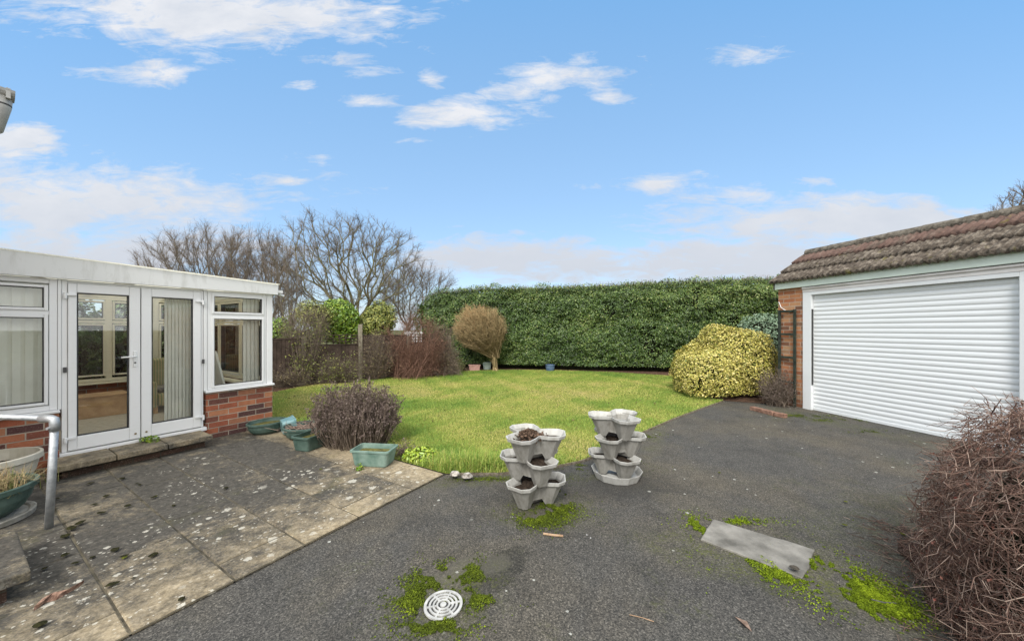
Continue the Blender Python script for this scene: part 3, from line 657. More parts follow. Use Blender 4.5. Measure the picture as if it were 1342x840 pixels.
# doorstep
ds = thing('doorstep', 'mossy slab doorstep on bricks below the glazed double doors', 'step', tuple(HL(0, 0)), TH)
x0, x1, x2, x3 = .84, 1.24, 1.63, 2.02
for a, b in ((x0, x1), (x1, x2), (x2, x3)):
    MB().box(a + .004, b - .004, .034, .43,   .105, .16).build('slab', STEPSLAB, ds, .006)
MB().box(x0 + .05, x3 - .05, .02, .33, 0, .103).build('brick_base', DARKBRICK, ds)

# the house corner whose eave shows at the top left
hs = thing('house', 'house corner with grey eave gutter and downpipe at the upper left edge', 'house', tuple(HL(0, 0)), TH)
MB().box(S_END + .005, 9, -6, .7, -.05, 3.2).build('wall', BRICK, hs)
er = MB(); er.rings([[(S_END - .1, 1.0, 3.2), (S_END - .1, -6.3, 3.2), (S_END - .1, -6.3, 3.26), (S_END - .1, 1.0, 3.26)], [(9.3, 1.0, 3.2), (9.3, -6.3, 3.2), (9.3, -6.3, 3.26), (9.3, 1.0, 3.26)]]); er.build('soffit', UPVC, hs)
rr = MB(); rr.add([(S_END - .1, 1.0, 3.262), (9.3, 1.0, 3.262), (9.3, -6.3, 3.262), (S_END - .1, -6.3, 3.262), (6, -2.6, 5.2)], [(0, 1, 4), (1, 2, 4), (2, 3, 4), (3, 0, 4), (3, 2, 1, 0)]); rr.build('roof', simple('house_tiles', (.06, .045, .04), (.12, .085, .07), 10, .9), hs)
def placed_at(px, py, Y, o=hs):
    p = at(px, py, Y) - np.array([C0[0], C0[1], 0]); return np.array([-(p[:2] @ U), p[:2] @ NN, p[2]])
ge = placed_at(19, 128, 2.62)
gt = MB(); n_ = 10
gt.rings([[(sx, ge[1] + (.072) * cos(pi + pi * k / n_), ge[2] + .062 * sin(pi + pi * k / n_) + .02) for k in range(n_ + 1)] + [(sx, ge[1] + .064 * cos(-pi * k / n_), ge[2] + .054 * sin(-pi * k / n_) + .02) for k in range(n_ + 1)] for sx in (ge[0], 9.3)])
gt.build('gutter', GUTTERG, hs)
dp = MB(); dp.tube([(ge[0] + .055, ge[1], ge[2] - .03), (ge[0] + .055, ge[1], ge[2] - .10), (ge[0] + .075, ge[1] - .02, ge[2] - .26), (S_END - .0, .76, ge[2] - .55), (S_END + .04, .76, ge[2] - .7), (S_END + .04, .76, 0)], [.05, .044, .036, .034, .034, .034], 14); dp.build('downpipe', GUTTERG, hs, 0, True)
dp = MB(); dp.tube([(ge[0] + .055, ge[1], ge[2] - .075), (ge[0] + .055, ge[1], ge[2] - .09)], .046, 14); dp.build('collar', SEAL, hs)
for k in (ge[0] + .02, ge[0] + .5): MB().box(k, k + .02, ge[1] - .07, ge[1] + .07, ge[2] - .045, ge[2] + .028).build('bracket', GUTTERG, hs)

# ------------------------------------------------------------------ garage
GV = np.array([-.2306, .973]); GB = np.array([.973, .2306]); P0 = G(1065, 537.5)
def gpl(px, py=HY):
    k = (px - CX) / F; t = (k * P0[1] - P0[0]) / (GV[0] - k * GV[1]); Y = P0[1] + t * GV[1]
    return t, H - (py - HY) * Y / F
t_p = gpl(1020)[0]; GO = P0[:2] + t_p * GV; TG = atan2(-GV[1], -GV[0])
def gx(px, py=HY): t, z = gpl(px, py); return t_p - t, z
GL = 6.4
ga = thing('garage', 'brick garage with white roller door and a strip of tiled roof', 'garage', (GO[0], GO[1], 0), TG)
xd = gx(1053)[0]; xo = gx(1064)[0]; zfb = gx(1020, 380)[1]; zft = gx(1020, 371)[1]; zdt = gx(1062, 387)[1]
xr = gx(1337)[0]
MB().box(0, xd, 0, .22, -.05, zfb).build('pier', BRICKG, ga)
MB().box(0, .22, .222, 5.4, -.05, zfb + .1).build('wall', BRICKG, ga)
MB().box(xr + (xo - xd), GL, 0, .22, -.05, zfb).build('pier', BRICKG, ga); MB().box(GL - .22, GL, .222, 5.4, -.05, zfb + .1).build('wall', BRICKG, ga); MB().box(.222, GL - .222, 5.2, 5.4, -.05, zfb + .1).build('wall', BRICKG, ga)
MB().box(-.06, GL + .06, .78, 5.5, zfb + .102, zfb + .2).build('flat_roof', simple('felt', (.05, .05, .05), (.09, .09, .09), 5, .9), ga)
MB().box(-.03, GL + .03, -.06, -.025, zfb, zft + .02).build('fascia', SAGE, ga, .004)
MB().box(-.03, GL + .03, -.024, .02, zfb + .002, zfb + .03).build('soffit', SAGE, ga)
fr = MB(); fr.box(xd, xo, -.02, .12, 0, zdt + .06); fr.box(xr, xr + (xo - xd), -.02, .12, 0, zdt + .06); fr.box(xo, xr, -.02, .12, zdt + .003, zdt + .06); fr.build('door_frame', DOORW, ga, .004)
hd = MB(); hd.box(xd, xr + .1, -.024, .10, zdt + .062, zfb - .045); hd.tube([(xd, -.022, zfb - .028), (xr + .1, -.022, zfb - .028)], .022); hd.build('header', simple('header_grey', (.5, .48, .46), (.62, .61, .6), 3, .5), ga)
gl_ = MB(); gl_.box(xo + .001, xo + .012, -.012, .02, .45, zdt - .25); gl_.build('guide_slot', SEAL, ga)
# roller curtain: curved slats
ns = 27; pr = []
for i in range(ns):
    z0 = .05 + (zdt - .05) * i / ns; hh = (zdt - .05) / ns
    for k in range(6): u = k / 6; pr.append((.045 - .0075 * sin(pi * min(1, u / .86)) ** .7 if u < .86 else .047, z0 + hh * u))
pr.append((.045, zdt))
rd = MB(); rd.rings([[(xo + .002, y, z) for y, z in pr], [(xr - .002, y, z) for y, z in pr]], False, False, False)
ro = rd.build('roller_door', DOORW, ga); 
MB().box(xo + .002, xr - .002, .025, .055, .004, .05).build('bottom_rail', DOORW, ro, .004)
# tiled strip
run, zr = .74, gx(1020, 371)[1] + .62
zr = 2.95
def tile_rows():
    Vv, Ff, Tn = [], [], []; nx = 560; X = np.linspace(-.07, GL + .07, nx); o = 0
    L = sqrt(run ** 2 + (zr - zft) ** 2); dy, dz = (run + .10) / L, (zr - zft) / L
    ny_, nz_ = -dz, dy
    rows = 3; r2 = np.random.default_rng(4)
    for k in range(rows):
        a0 = L * k / rows - .02; a1 = L * (k + 1) / rows + .05
        tid = np.floor(X / .165); jit = r2.uniform(-.006, .006, 200)[tid.astype(int) + 5]; tt = r2.uniform(0, 1, 200)[tid.astype(int) + 5]
        prof = .010 * np.cos(2 * pi * X / .0825) + .006 * (np.mod(X, .165) > .155) + jit * .5
        lines = []
        for (a, lift) in ((a0, -.004), (a0 + jit, .046), ((a0 + a1) / 2, .028), (a1, .004)):
            lines.append(np.stack([X, -.10 + dy * a + ny_ * (prof + lift), zft + dz * a + nz_ * (prof + lift)], 1) if np.ndim(a) else
                         np.stack([X, np.full(nx, -.10 + dy * a) + ny_ * (prof + lift), np.full(nx, zft + dz * a) + nz_ * (prof + lift)], 1))
        for ln in lines: Vv.append(ln)
        for i in range(3):
            j = np.arange(nx - 1); a = o + i * nx + j
            Ff.append(np.stack([a, a + 1, a + 1 + nx, a + nx], 1)); Tn.append(k / rows * .8 + tt[:-1] * .2)
        o += 4 * nx
    return np.concatenate(Vv), np.concatenate(Ff), np.concatenate(Tn)
def tile_mat():
    m, t = material('roof_tile', .9, .15)
    a = t.n('ShaderNodeAttribute', {'attribute_name': 'tone'}).outputs['Fac']; p = t.n('ShaderNodeMapping', Vector=t.oc, Scale=(1.25, .55, .7)).outputs[0]
    grey = t.ramp(t.noise(p, 15, 6, .75), [(.32, (.026, .021, .017)), (.5, (.085, .070, .056)), (.70, (.25, .22, .18))])
    red = t.ramp(t.noise(p, 14, 6, .75), [(.3, (.055, .037, .031)), (.55, (.125, .080, .066)), (.75, (.20, .155, .13))])
    c = t.mix(t.mapr(t.math('ADD', a, t.math('MULTIPLY', t.math('SUBTRACT', t.noise(p, 5, 4), .5), .25)), .48, .6), grey, red)
    c = t.mix(t.mapr(t.noise(p, 26, 5, .75), .63, .72, 0, .8), c, (.40, .38, .32))
    c = t.mix(t.mapr(t.noise(p, 5.5, 5, .7), .60, .70, 0, .8), c, (.11, .10, .02))
    t.set(t.b.inputs['Base Color'], c); bump(t, t.noise(p, 60, 5), .6, .01); return m
TILE = tile_mat()
V, Fq, tn = tile_rows(); npmesh('roof', V, Fq, TILE, ga, tone=tn)
MB().add([(-.05, -.06, zft + .0), (-.05, run, zr - .01), (-.05, run + .3, zfb + .2), (-.05, -.06, zfb), (-.02, -.06, zft + .0), (-.02, run, zr - .01), (-.02, run + .3, zfb + .2), (-.02, -.06, zfb)],
         [(0, 1, 2, 3), (7, 6, 5, 4), (0, 4, 5, 1), (1, 5, 6, 2), (3, 2, 6, 7), (0, 3, 7, 4)]).build('verge', TILE, ga)
MB().add([(-.07, run, zr), (GL + .07, run, zr), (GL + .07, run + .3, zfb + .21), (-.07, run + .3, zfb + .21)], [(0, 1, 2, 3)]).build('back_slope', TILE, ga)
rg_ = MB(); x = -.02
while x < GL:
    rg_.tube([(x, run + .02, zr + .01), (x + .06, run + .02, zr + .014), (x + .43, run + .02, zr + .012)], [.088, .083, .080], 16); x += .43
rg_.build('ridge', simple('ridge_tile', (.06, .052, .042), (.19, .17, .14), 16, .95, .1, 0, .7, 60, 7), ga)
# wire on the pier
MB().tube([(.02, -.012, 1.98), (.07, -.014, 1.86), (.16, -.014, 1.80), (.3, -.012, 1.78)], .006, 6).build('cable', WHITEP, ga)
# timber trellis against the pier
tr = thing('trellis', 'narrow dark green timber trellis leaning on the garage pier', 'trellis', (GO[0], GO[1], 0), TG)
ta, tb = gx(1024)[0], gx(1044)[0]
for x in (ta, tb): MB().box(x - .02, x + .02, -.06, -.03, 0, gx(1033, 406)[1]).build('upright', GREENWOOD, tr, .003)
for py in (408, 438, 468, 500): z = gx(1033, py)[1]; MB().box(ta + .021, tb - .021, -.056, -.034, z - .02, z + .02).build('rung', GREENWOOD, tr, .003)

# ------------------------------------------------------------------ plants
def shrub(name, label, cat, parts, loc, group=None):
    """parts: [(part name, V, F, material, tone)] in world coordinates"""
    t = thing(name, label, cat, tuple(loc), 0, group)
    for nm, V, Fc, m, tn in parts: npmesh(nm, V - np.asarray(loc), Fc, m, t, tone=tn)
    return t
def core_blob(c, rad, f=.8, n=20, seed=1):
    """rough inner mass"""
    u = np.linspace(0, 2 * pi, n * 2, endpoint=False); v = np.linspace(-pi / 2, pi / 2, n)
    uu, vv = np.meshgrid(u, v); D = np.stack([np.cos(vv) * np.cos(uu), np.cos(vv) * np.sin(uu), np.sin(vv)], -1).reshape(-1, 3)
    P_ = np.asarray(c) + D * np.asarray(rad) * f * (1 + .12 * wob(D * 3, 1, seed))[:, None]; P_[:, 2] = np.maximum(P_[:, 2], .01)
    m = n * 2; i, j = np.meshgrid(np.arange(n - 1), np.arange(m), indexing='ij'); a = (i * m + j).ravel(); b = (i * m + (j + 1) % m).ravel()
    return P_, np.stack([a, b, b + m, a + m], 1)
def leaf_blob(c, rad, n, size, seed, zmin=.03, depth=.16, lump=.13, lf=2.2, updown=.35, power=2.0):
    """leaves through the outer shell of a lumpy ellipsoid"""
    r = np.random.default_rng(seed); D = norm(r.normal(size=(n, 3)))
    if power != 2: D = D / ((np.abs(D) ** power).sum(1) ** (1 / power))[:, None]
    c = np.asarray(c, float); rad = np.asarray(rad, float)
    dist = 1 + lump * wob(D * rad, lf * 2.2, seed + 1) - np.abs(r.normal(0, depth, n))
    P_ = c + D * rad * dist[:, None]; ok = P_[:, 2] > zmin; P_, D, dist = P_[ok], D[ok], dist[ok]
    N = norm(D / rad) + r.normal(0, .55, P_.shape) + np.array([0, 0, updown])
    sz = size * r.uniform(.65, 1.3, len(P_)); V, Fc = leaves(P_, N, sz, .55, .3, seed)
    t = np.clip(r.normal(.5, .22, len(P_)), 0, 1); return V, Fc, np.concatenate([t, t])
# hedge
hA, hB = np.array([-3.75, 13.25]), np.array([10.5, 10.55]); hl = np.linalg.norm(hB - hA); hx = (hB - hA) / hl; hn = np.array([hx[1], -hx[0]])
if hn[1] > 0: hn = -hn
def hedge_top(q):                                      # height along the hedge
    return np.interp(q, [0, .35, .9, 2.5, 5, 8, 11, 14.6], [2.35, 2.62, 2.82, 2.93, 2.92, 2.97, 3.06, 3.05])
r = np.random.default_rng(21)
def hpts(n, face):
    q = r.uniform(-.05, hl, n)
    if face == 'front': z = r.uniform(.05, 1, n) ** .95 * hedge_top(q); out = np.zeros(n)
    elif face == 'top': z = hedge_top(q); out = -r.uniform(0, 1.4, n)
    else: q = np.zeros(n); z = r.uniform(.05, 1, n) * 2.4; out = -r.uniform(0, 1.4, n)
    ht = hedge_top(q); rel = z / ht
    rnd = np.where(rel > .86, -((rel - .86) / .14) ** 2 * .35, 0) if face == 'front' else np.zeros(n)
    endr = -np.clip(1 - q / .8, 0, 1) ** 2 * .7
    P3 = np.stack([q, out, z], 1); b = .06 * wobn(P3, 1.6, 5) + .075 * wobn(P3, 5.0, 6) + .05 * wobn(P3, 11, 16)
    dep = -np.abs(r.normal(0, .10, n)); o = out + rnd + (endr if face != 'end' else 0)
    if face == 'front': o = o + b + dep
    if face == 'top': z = z + b * .6 + dep * .9 + .07 * wob(P3, 9, 17) + np.abs(r.normal(0, .05, n))
    if face == 'end': q = q - b - dep
    W = hA + q[:, None] * hx + o[:, None] * hn; P_ = np.c_[W, z]
    base = {'front': np.r_[hn, .35], 'top': np.r_[hn * .5, 1.0], 'end': np.r_[-hx, .3]}[face]
    # gaps in the foliage where the twigs show
    gap = (wobn(P3, 4.5, 31) > 1.15) & (r.uniform(size=n) < .75)
    P_ = P_[~gap]; return P_, base + r.normal(0, .5, P_.shape)
hp = [hpts(115000, 'front'), hpts(20000, 'top'), hpts(6000, 'end')]
P_ = np.concatenate([a for a, b in hp]); N_ = np.concatenate([b for a, b in hp])
V, Fc = leaves(P_, N_, .064 * r.uniform(.5, 1.4, len(P_)), .52, .25, 3)
tt = np.clip(.42 + .11 * wobn(P_, 2.2, 9) + r.normal(0, .22, len(P_)) + np.where(P_[:, 2] > 2.4, .1, 0), 0, 1)
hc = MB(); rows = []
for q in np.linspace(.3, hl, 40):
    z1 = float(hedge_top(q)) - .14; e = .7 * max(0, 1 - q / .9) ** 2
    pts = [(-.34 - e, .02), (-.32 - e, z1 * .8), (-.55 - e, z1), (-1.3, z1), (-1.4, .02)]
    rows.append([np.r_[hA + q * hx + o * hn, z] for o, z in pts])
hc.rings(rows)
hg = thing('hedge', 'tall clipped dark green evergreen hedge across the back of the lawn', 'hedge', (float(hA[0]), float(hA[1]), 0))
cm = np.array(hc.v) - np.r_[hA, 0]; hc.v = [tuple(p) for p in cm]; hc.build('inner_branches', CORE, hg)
npmesh('foliage', V - np.r_[hA, 0], Fc, LAUREL, hg, tone=np.concatenate([tt, tt]))

# yellow variegated bush
yc = np.array([4.74, 7.98, .60]); yr = np.array([1.06, 1.0, .84])
y2, r2_ = np.array([4.34, 7.84, .48]), np.array([.74, .80, .66]); y1, r1_ = np.array([4.93, 8.0, .66]), np.array([.88, .92, .80])
Va, Fa, Ta = leaf_blob(y1, r1_, 32000, .047, 41, .08, .12, .20, 1.8, .35, 2.4); Vb, Fb, Tb = leaf_blob(y2, r2_, 19000, .047, 44, .08, .12, .20, 1.8, .35, 2.4)
V, Fc, tn = merge([(Va, Fa, Ta), (Vb, Fb, Tb)]); ca_, cfa = core_blob(y1, r1_, .72); cb_, cfb = core_blob(y2, r2_, .72); cv_ = np.r_[ca_, cb_]; cf_ = np.r_[cfa, cfb + len(ca_)]
shrub('yellow_bush', 'large rounded yellow and green variegated bush beside the garage', 'bush', [('inner_branches', cv_, cf_, CORE, None), ('foliage', V, Fc, YELLOWLEAF, tn)], (yc[0], yc[1], 0))
# silvery shrub behind it
sc = np.array([6.6, 9.2, 1.05]); V, Fc, tn = leaf_blob(sc, (.75, .6, .8), 6000, .06, 42, .05, .12, .12)
cv_, cf_ = core_blob(sc, (.75, .6, .8), .75); shrub('silver_shrub', 'grey green shrub peeping out behind the yellow bush and garage pier', 'bush', [('inner_branches', cv_, cf_, CORE, None), ('foliage', V, Fc, SILVERLEAF, tn)], (sc[0], sc[1], 0))

def stems(base, targets, r0, r1, nseg=3, bow=.12, seed=1, spread=.05):
    """curved stems from around a base to each target"""
    r = np.random.default_rng(seed); n = len(targets); B = np.asarray(base) + np.c_[r.normal(0, spread, (n, 2)), np.zeros(n)]
    L = np.linalg.norm(targets - B, axis=1)[:, None]; mid = (B + targets) / 2 + r.normal(0, bow, (n, 3)) * L * .5; mid[:, 2] += .06 * L[:, 0]
    ts = np.linspace(0, 1, nseg + 1); pts = [(1 - t) ** 2 * B + 2 * t * (1 - t) * mid + t * t * targets for t in ts]
    P0_, P1_, R0, R1 = [], [], [], []
    for i in range(nseg):
        P0_.append(pts[i]); P1_.append(pts[i + 1]); R0.append(np.full(n, r0 + (r1 - r0) * ts[i])); R1.append(np.full(n, r0 + (r1 - r0) * ts[i + 1]))
    return np.concatenate(P0_), np.concatenate(P1_), np.concatenate(R0), np.concatenate(R1)
def twigs_from(P0_, P1_, n, length, rad, seed, up=.3, rnd=.8):
    r = np.random.default_rng(seed); k = r.integers(0, len(P0_), n); u = r.uniform(0, 1, n)[:, None]
    p = P0_[k] * (1 - u) + P1_[k] * u; d = norm(norm(P1_[k] - P0_[k]) + r.normal(0, rnd, (n, 3)) + np.array([0, 0, up]))
    q = p + d * (length * r.uniform(.5, 1.3, n))[:, None]; return p, q, np.full(n, rad), np.full(n, rad * .5)
def sticks(*segs, n=3, seed=1, tones=None):
    out = []; r = np.random.default_rng(seed)
    for i, (a, b, c, e) in enumerate(segs):
        V, Fc = prisms(a, b, c, e, n); m = len(a); t = np.clip(r.normal(.5 if tones is None else tones[i], .22, m), 0, 1)
        out.append((V, Fc, np.tile(t, n)))
    return merge(out)
def twig_ball(name, label, c, rad, mat, n1, n2, tl, r0, seed, base=None, leafmat=None, nleaf=0, lsize=.03, cat='shrub', zmin=.03, group=None, up=.3, spread=.08, bow=.15, n3=0):
    r = np.random.default_rng(seed); c = np.asarray(c, float); rad = np.asarray(rad, float)
    D = norm(r.normal(size=(n1, 3))); tg = c + D * rad * (r.uniform(.45, 1, n1) ** .5)[:, None] * (1 + .12 * wob(D * 3, 1, seed))[:, None]
    tg += r.normal(0, .05, tg.shape) * rad; tg[:, 2] = np.maximum(tg[:, 2], zmin + .03)
    base = np.array([c[0], c[1], 0.0]) if base is None else np.asarray(base, float)
    s1 = stems(base, tg, r0, r0 * .4, 3, bow, seed, spread); s2 = twigs_from(s1[0], s1[1], n2, tl, r0 * .4, seed + 1, up)
    segs = [s1, s2]
    if n3: segs.append(twigs_from(s2[0], s2[1], n3, tl * .6, r0 * .28, seed + 2, up))
    V, Fc, tn = sticks(*segs, seed=seed); V[:, 2] = np.maximum(V[:, 2], .005)
    parts = [('twigs', V, Fc, mat, tn)]
    if nleaf:
        last = segs[-1]; k = r.integers(0, len(last[0]), nleaf); P_ = last[1][k] + r.normal(0, .01, (nleaf, 3)); Vl, Fl = leaves(P_, r.normal(size=(nleaf, 3)) + (0, 0, .4), lsize * r.uniform(.6, 1.3, nleaf), .5, .3, seed)
        t = np.clip(r.normal(.5, .22, nleaf), 0, 1); parts.append(('leaves', Vl, Fl, leafmat, np.concatenate([t, t])))
    return shrub(name, label, cat, parts, (base[0], base[1], 0), group)

# thin shoots along the top of the hedge
rh = np.random.default_rng(34)
n = 2200; q_ = rh.uniform(.1, hl, n); p0 = np.c_[hA + q_[:, None] * hx - rh.uniform(0, 1.2, n)[:, None] * hn, hedge_top(q_) - .06]; p1 = p0 + np.c_[rh.normal(0, .07, (n, 2)), rh.uniform(.06, .20, n)]
Vt, Ft, Tt = sticks((p0, p1, np.full(n, .005), np.full(n, .003)), seed=33); npmesh('shoots', Vt - np.r_[hA, 0], Ft, TWIG, hg, tone=Tt)

# dead lavender by the patio
lb = G(468, 583); r = np.random.default_rng(51)
n = 850; a = r.uniform(0, 2 * pi, n); q = np.sqrt(r.uniform(0, 1, n)); hgt = .75 * np.sqrt(np.maximum(1 - q ** 2 * .5, .05)) * r.uniform(.55, 1.10, n)
tg = np.stack([lb[0] + np.cos(a) * q * .54 + r.normal(0, .03, n), lb[1] + np.sin(a) * q * .44, hgt], 1)
B = np.stack([lb[0] + np.cos(a) * q * .36, lb[1] + np.sin(a) * q * .28, np.zeros(n)], 1)
mid = (tg + B) / 2 + r.normal(0, .04, (n, 3)); s1 = (np.r_[B, mid], np.r_[mid, tg], np.r_[np.full(n, .0032), np.full(n, .0026)], np.r_[np.full(n, .0026), np.full(n, .0016)])
s2 = twigs_from(mid, tg, 3600, .085, .0016, 52, .5, .65)
V, Fc, tn = sticks(s1, s2, seed=53); nl = 19000; k = r.integers(0, len(s2[0]), nl); u = r.uniform(.2, 1.1, nl)[:, None]
Vl, Fl = leaves(s2[0][k] * (1 - u) + s2[1][k] * u, r.normal(size=(nl, 3)), .026 * r.uniform(.5, 1.5, nl), .45, .3, 54); t = np.clip(r.normal(.5, .22, nl), 0, 1)
shrub('lavender_bush', 'dead brown upright lavender bush at the patio corner of the lawn', 'bush', [('twigs', V, Fc, TWIG, tn), ('leaves', Vl, Fl, LAVLEAF, np.r_[t, t])], lb)
# small twiggy shrub at the garage pier
tb_ = G(1018, 531); twig_ball('twiggy_shrub', 'bare grey brown twiggy shrub in front of the garage trellis', (tb_[0], tb_[1], .36), (.36, .30, .36), TWIG, 260, 1700, .12, .004, 61, leafmat=LAVLEAF, nleaf=2200, lsize=.022, n3=1500)
# topiary with vase shape
pb_ = G(650, 486); r = np.random.default_rng(71); n = 700
D = norm(r.normal(size=(n * 3, 3))); D = D[D[:, 2] > -.55][:n]; n = len(D); D = D / ((np.abs(D) ** 2.5).sum(1) ** (1 / 2.5))[:, None]
pc = at(628, 436, 12.1); rz_ = np.where(D[:, 2] > 0, .95, .85); wz = np.where(D[:, 2] < 0, 1 + .55 * D[:, 2], 1)
tg = pc + D * np.stack([.93 * wz, .8 * wz, rz_], 1) * r.uniform(.55, 1.0, n)[:, None] ** .6
crotch = pb_ + np.array([-.08, 0, .45])
s0 = stems(pb_, np.array([crotch + r.normal(0, .12, 3) for _ in range(7)]), .05, .03, 3, .08, 72, .05)
s1 = stems(crotch, tg, .016, .005, 4, .10, 73, .06); s2 = twigs_from(s1[0][n * 2:], s1[1][n * 2:], 9000, .17, .0045, 74, .35, .6); s3 = twigs_from(s2[0], s2[1], 11000, .10, .0032, 75, .3, .7)
V, Fc, tn = sticks(s0, s1, s2, s3, seed=76, tones=[.35, .35, .45, .55])
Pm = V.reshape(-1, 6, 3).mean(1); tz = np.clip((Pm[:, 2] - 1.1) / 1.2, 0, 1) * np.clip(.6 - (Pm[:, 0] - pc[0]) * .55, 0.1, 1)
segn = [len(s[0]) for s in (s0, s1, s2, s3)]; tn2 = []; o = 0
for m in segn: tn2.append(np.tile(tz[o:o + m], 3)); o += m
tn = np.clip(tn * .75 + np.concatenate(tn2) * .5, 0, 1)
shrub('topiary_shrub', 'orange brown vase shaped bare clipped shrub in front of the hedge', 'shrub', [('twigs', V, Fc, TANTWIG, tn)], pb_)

# big foreground bush on the right: arching bare twigs over a tangled body
bu = np.array([.607, .794]); bp = np.array([.794, -.607]); bc = np.array([2.75, 2.55]) + .80 * bp - 1.0 * bu
r = np.random.default_rng(81)
def bush_pts(n, dep):
    D = norm(r.normal(size=(n, 3))); D = D / ((np.abs(D) ** 3.2).sum(1) ** (1 / 3.2))[:, None]
    D[:, 2] = np.abs(D[:, 2]); k = 1 + .09 * wob(D * 3, 1.3, 82) - np.minimum(np.abs(r.normal(0, dep, n)), .85)
    L = D * np.array([1.0, .83, 1.14]) * k[:, None]; L[:, 2] = np.maximum(L[:, 2], .01)
    W = bc + L[:, :1] * bu + L[:, 1:2] * bp; Nn = np.c_[D[:, :1] * bu + D[:, 1:2] * bp, D[:, 2]]
    return np.c_[W, L[:, 2]], norm(Nn)
P_, N_ = bush_pts(10500, .11); n = len(P_)
tan_ = norm(np.cross(N_, r.normal(size=(n, 3)))); d1 = norm(tan_ + N_ * r.uniform(-.2, .5, (n, 1)) + (0, 0, .1)); ln = r.uniform(.05, .15, n)[:, None]
m1 = P_ + d1 * ln * .4; d2 = norm(d1 + r.normal(0, .55, (n, 3)) + (0, 0, -.25)); e1 = m1 + d2 * ln * .45
d3 = norm(d2 + r.normal(0, .7, (n, 3)) + (0, 0, .05)); g1 = e1 + d3 * ln * .5; rr_ = r.uniform(.0009, .0023, n)
segs = [(P_ - d1 * ln * .35, m1, rr_ * 1.1, rr_), (m1, e1, rr_, rr_ * .75), (e1, g1, rr_ * .75, rr_ * .4)]
segs.append(twigs_from(P_, m1, 12000, .055, .0012, 83, .1, .9)); segs.append(twigs_from(m1, e1, 12000, .045, .001, 84, .1, .9))
P2, N2 = bush_pts(260, .05); segs.append((P2 - N2 * .1, P2 + norm(N2 + r.normal(0, .5, (260, 3)) + (0, 0, .3)) * r.uniform(.05, .13, (260, 1)), np.full(260, .0014), np.full(260, .0007)))
Pi, Ni = bush_pts(3500, .35); segs.append((Pi, Pi + norm(r.normal(size=(3500, 3))) * r.uniform(.04, .12, (3500, 1)), np.full(3500, .003), np.full(3500, .002)))
V, Fc, tn = sticks(*segs, seed=85, tones=[.60, .64, .66, .45, .45, .5, .3]); V[:, 2] = np.maximum(V[:, 2], .006)
nl = 5000; k = r.integers(0, len(segs[3][0]), nl); Vl, Fl = leaves(segs[3][1][k], r.normal(size=(nl, 3)), .013 * r.uniform(.6, 1.4, nl), .6, .2, 86); t = np.clip(r.beta(1.2, 4, nl), 0, 1)
Dc = norm(np.random.default_rng(2).normal(size=(10, 3)))
cb, cbf = core_blob((0, 0, 0), (1, 1, 1), 1.0, 26, 4); Dn = norm(cb); Dn = Dn / ((np.abs(Dn) ** 3.2).sum(1) ** (1 / 3.2))[:, None]
Lc = Dn * np.array([.80, .62, .82]) * (1 + .08 * wob(Dn * 4, 1, 3))[:, None]; Lc[:, 2] = np.maximum(Lc[:, 2], .01)
Wc = np.c_[bc + Lc[:, :1] * bu + Lc[:, 1:2] * bp, Lc[:, 2]]
shrub('brown_bush', 'large tangled bare brown bush with red tips in the right foreground', 'bush', [('inner_branches', Wc, cbf, CORE, None), ('twigs', V, Fc, BUSHTWIG, tn), ('leaves', Vl, Fl, RUSTLEAF, np.r_[t, t])], (bc[0], bc[1], 0))
# litter under it
n = 900; q = r.uniform(-1.1, 1.1, n); o = -.80 - np.abs(r.normal(0, .12, n)) + .1; W = bc + q[:, None] * bu + o[:, None] * bp
dd = r.normal(size=(n, 3)) * (1, 1, .12); p0 = np.c_[W, np.full(n, .006)]; V, Fc, tn = sticks((p0, p0 + norm(dd) * r.uniform(.02, .11, (n, 1)), np.full(n, .0018), np.full(n, .001)), seed=88, tones=[.45]); V[:, 2] = np.maximum(V[:, 2], .003)
tag(npmesh('twig_litter', V, Fc, BUSHTWIG, tone=tn), 'fallen twigs and dry debris along the foot of the brown bush', 'litter', None, 'stuff')
sheet('bare_soil', [bc - bp * (.80 + .03 * sin(i * 1.7)) + bu * u for i, u in enumerate(np.linspace(-1.1, .8, 14))] + [bc + bu * .8 + bp * .4, bc - bu * 1.1 + bp * .4], .003, SOIL, label='dark crumbly soil and debris below the brown bush', cat='soil')

# ------------------------------------------------------------------ fence and what grows on it
fd = np.array([.8, .6]); f1 = np.array([-5.5, 9.26]); fp = [f1 + 1.41 * k * fd for k in (-4, -3, -2, -1, 0, 1, 2, 3)]; tf = atan2(.6, .8)
fe_ = thing('fence', 'dark brown boarded timber fence with grey posts behind the shrubs', 'fence', (fp[0][0], fp[0][1], 0), tf)
for k in range(len(fp) - 1):
    a = 1.41 * k; top = 1.18 if k <= 3 else (1.0 if k in (4, 6) else 1.24)
    m = MB(); x = a + .06
    while x < a + 1.35:
        m.rings([[(x, -.008, .03), (x + .105, -.022, .03), (x + .105, -.006, .03), (x, .0, .03)], [(x, -.008, top), (x + .105, -.022, top), (x + .105, -.006, top), (x, .0, top)]]); x += .093
    for z in (.25, top - .2): m.box(a + .06, a + 1.35, .004, .04, z, z + .07)
    m.box(a + .055, a + 1.355, -.03, .035, top + .001, top + .03); m.build('panel', FENCEWOOD, fe_)
    if k in (4, 6):
        m = MB()
        for x in np.linspace(a + .08, a + 1.33, 9): m.box(x - .012, x + .012, -.006, .006, 1.032, 1.29)
        for z in (1.10, 1.19, 1.28): m.box(a + .065, a + 1.345, -.016, -.007, z - .012, z + .012)
        m.build('trellis', FENCEWOOD, fe_)
for k in range(len(fp)):
    a = 1.41 * k; top = 1.58 if k == 5 else 1.22; MB().box(a - .05, a + .05, -.055, .045, 0, top).build('post', GREYWOOD, fe_, .006)
tag(fe_, None, None)
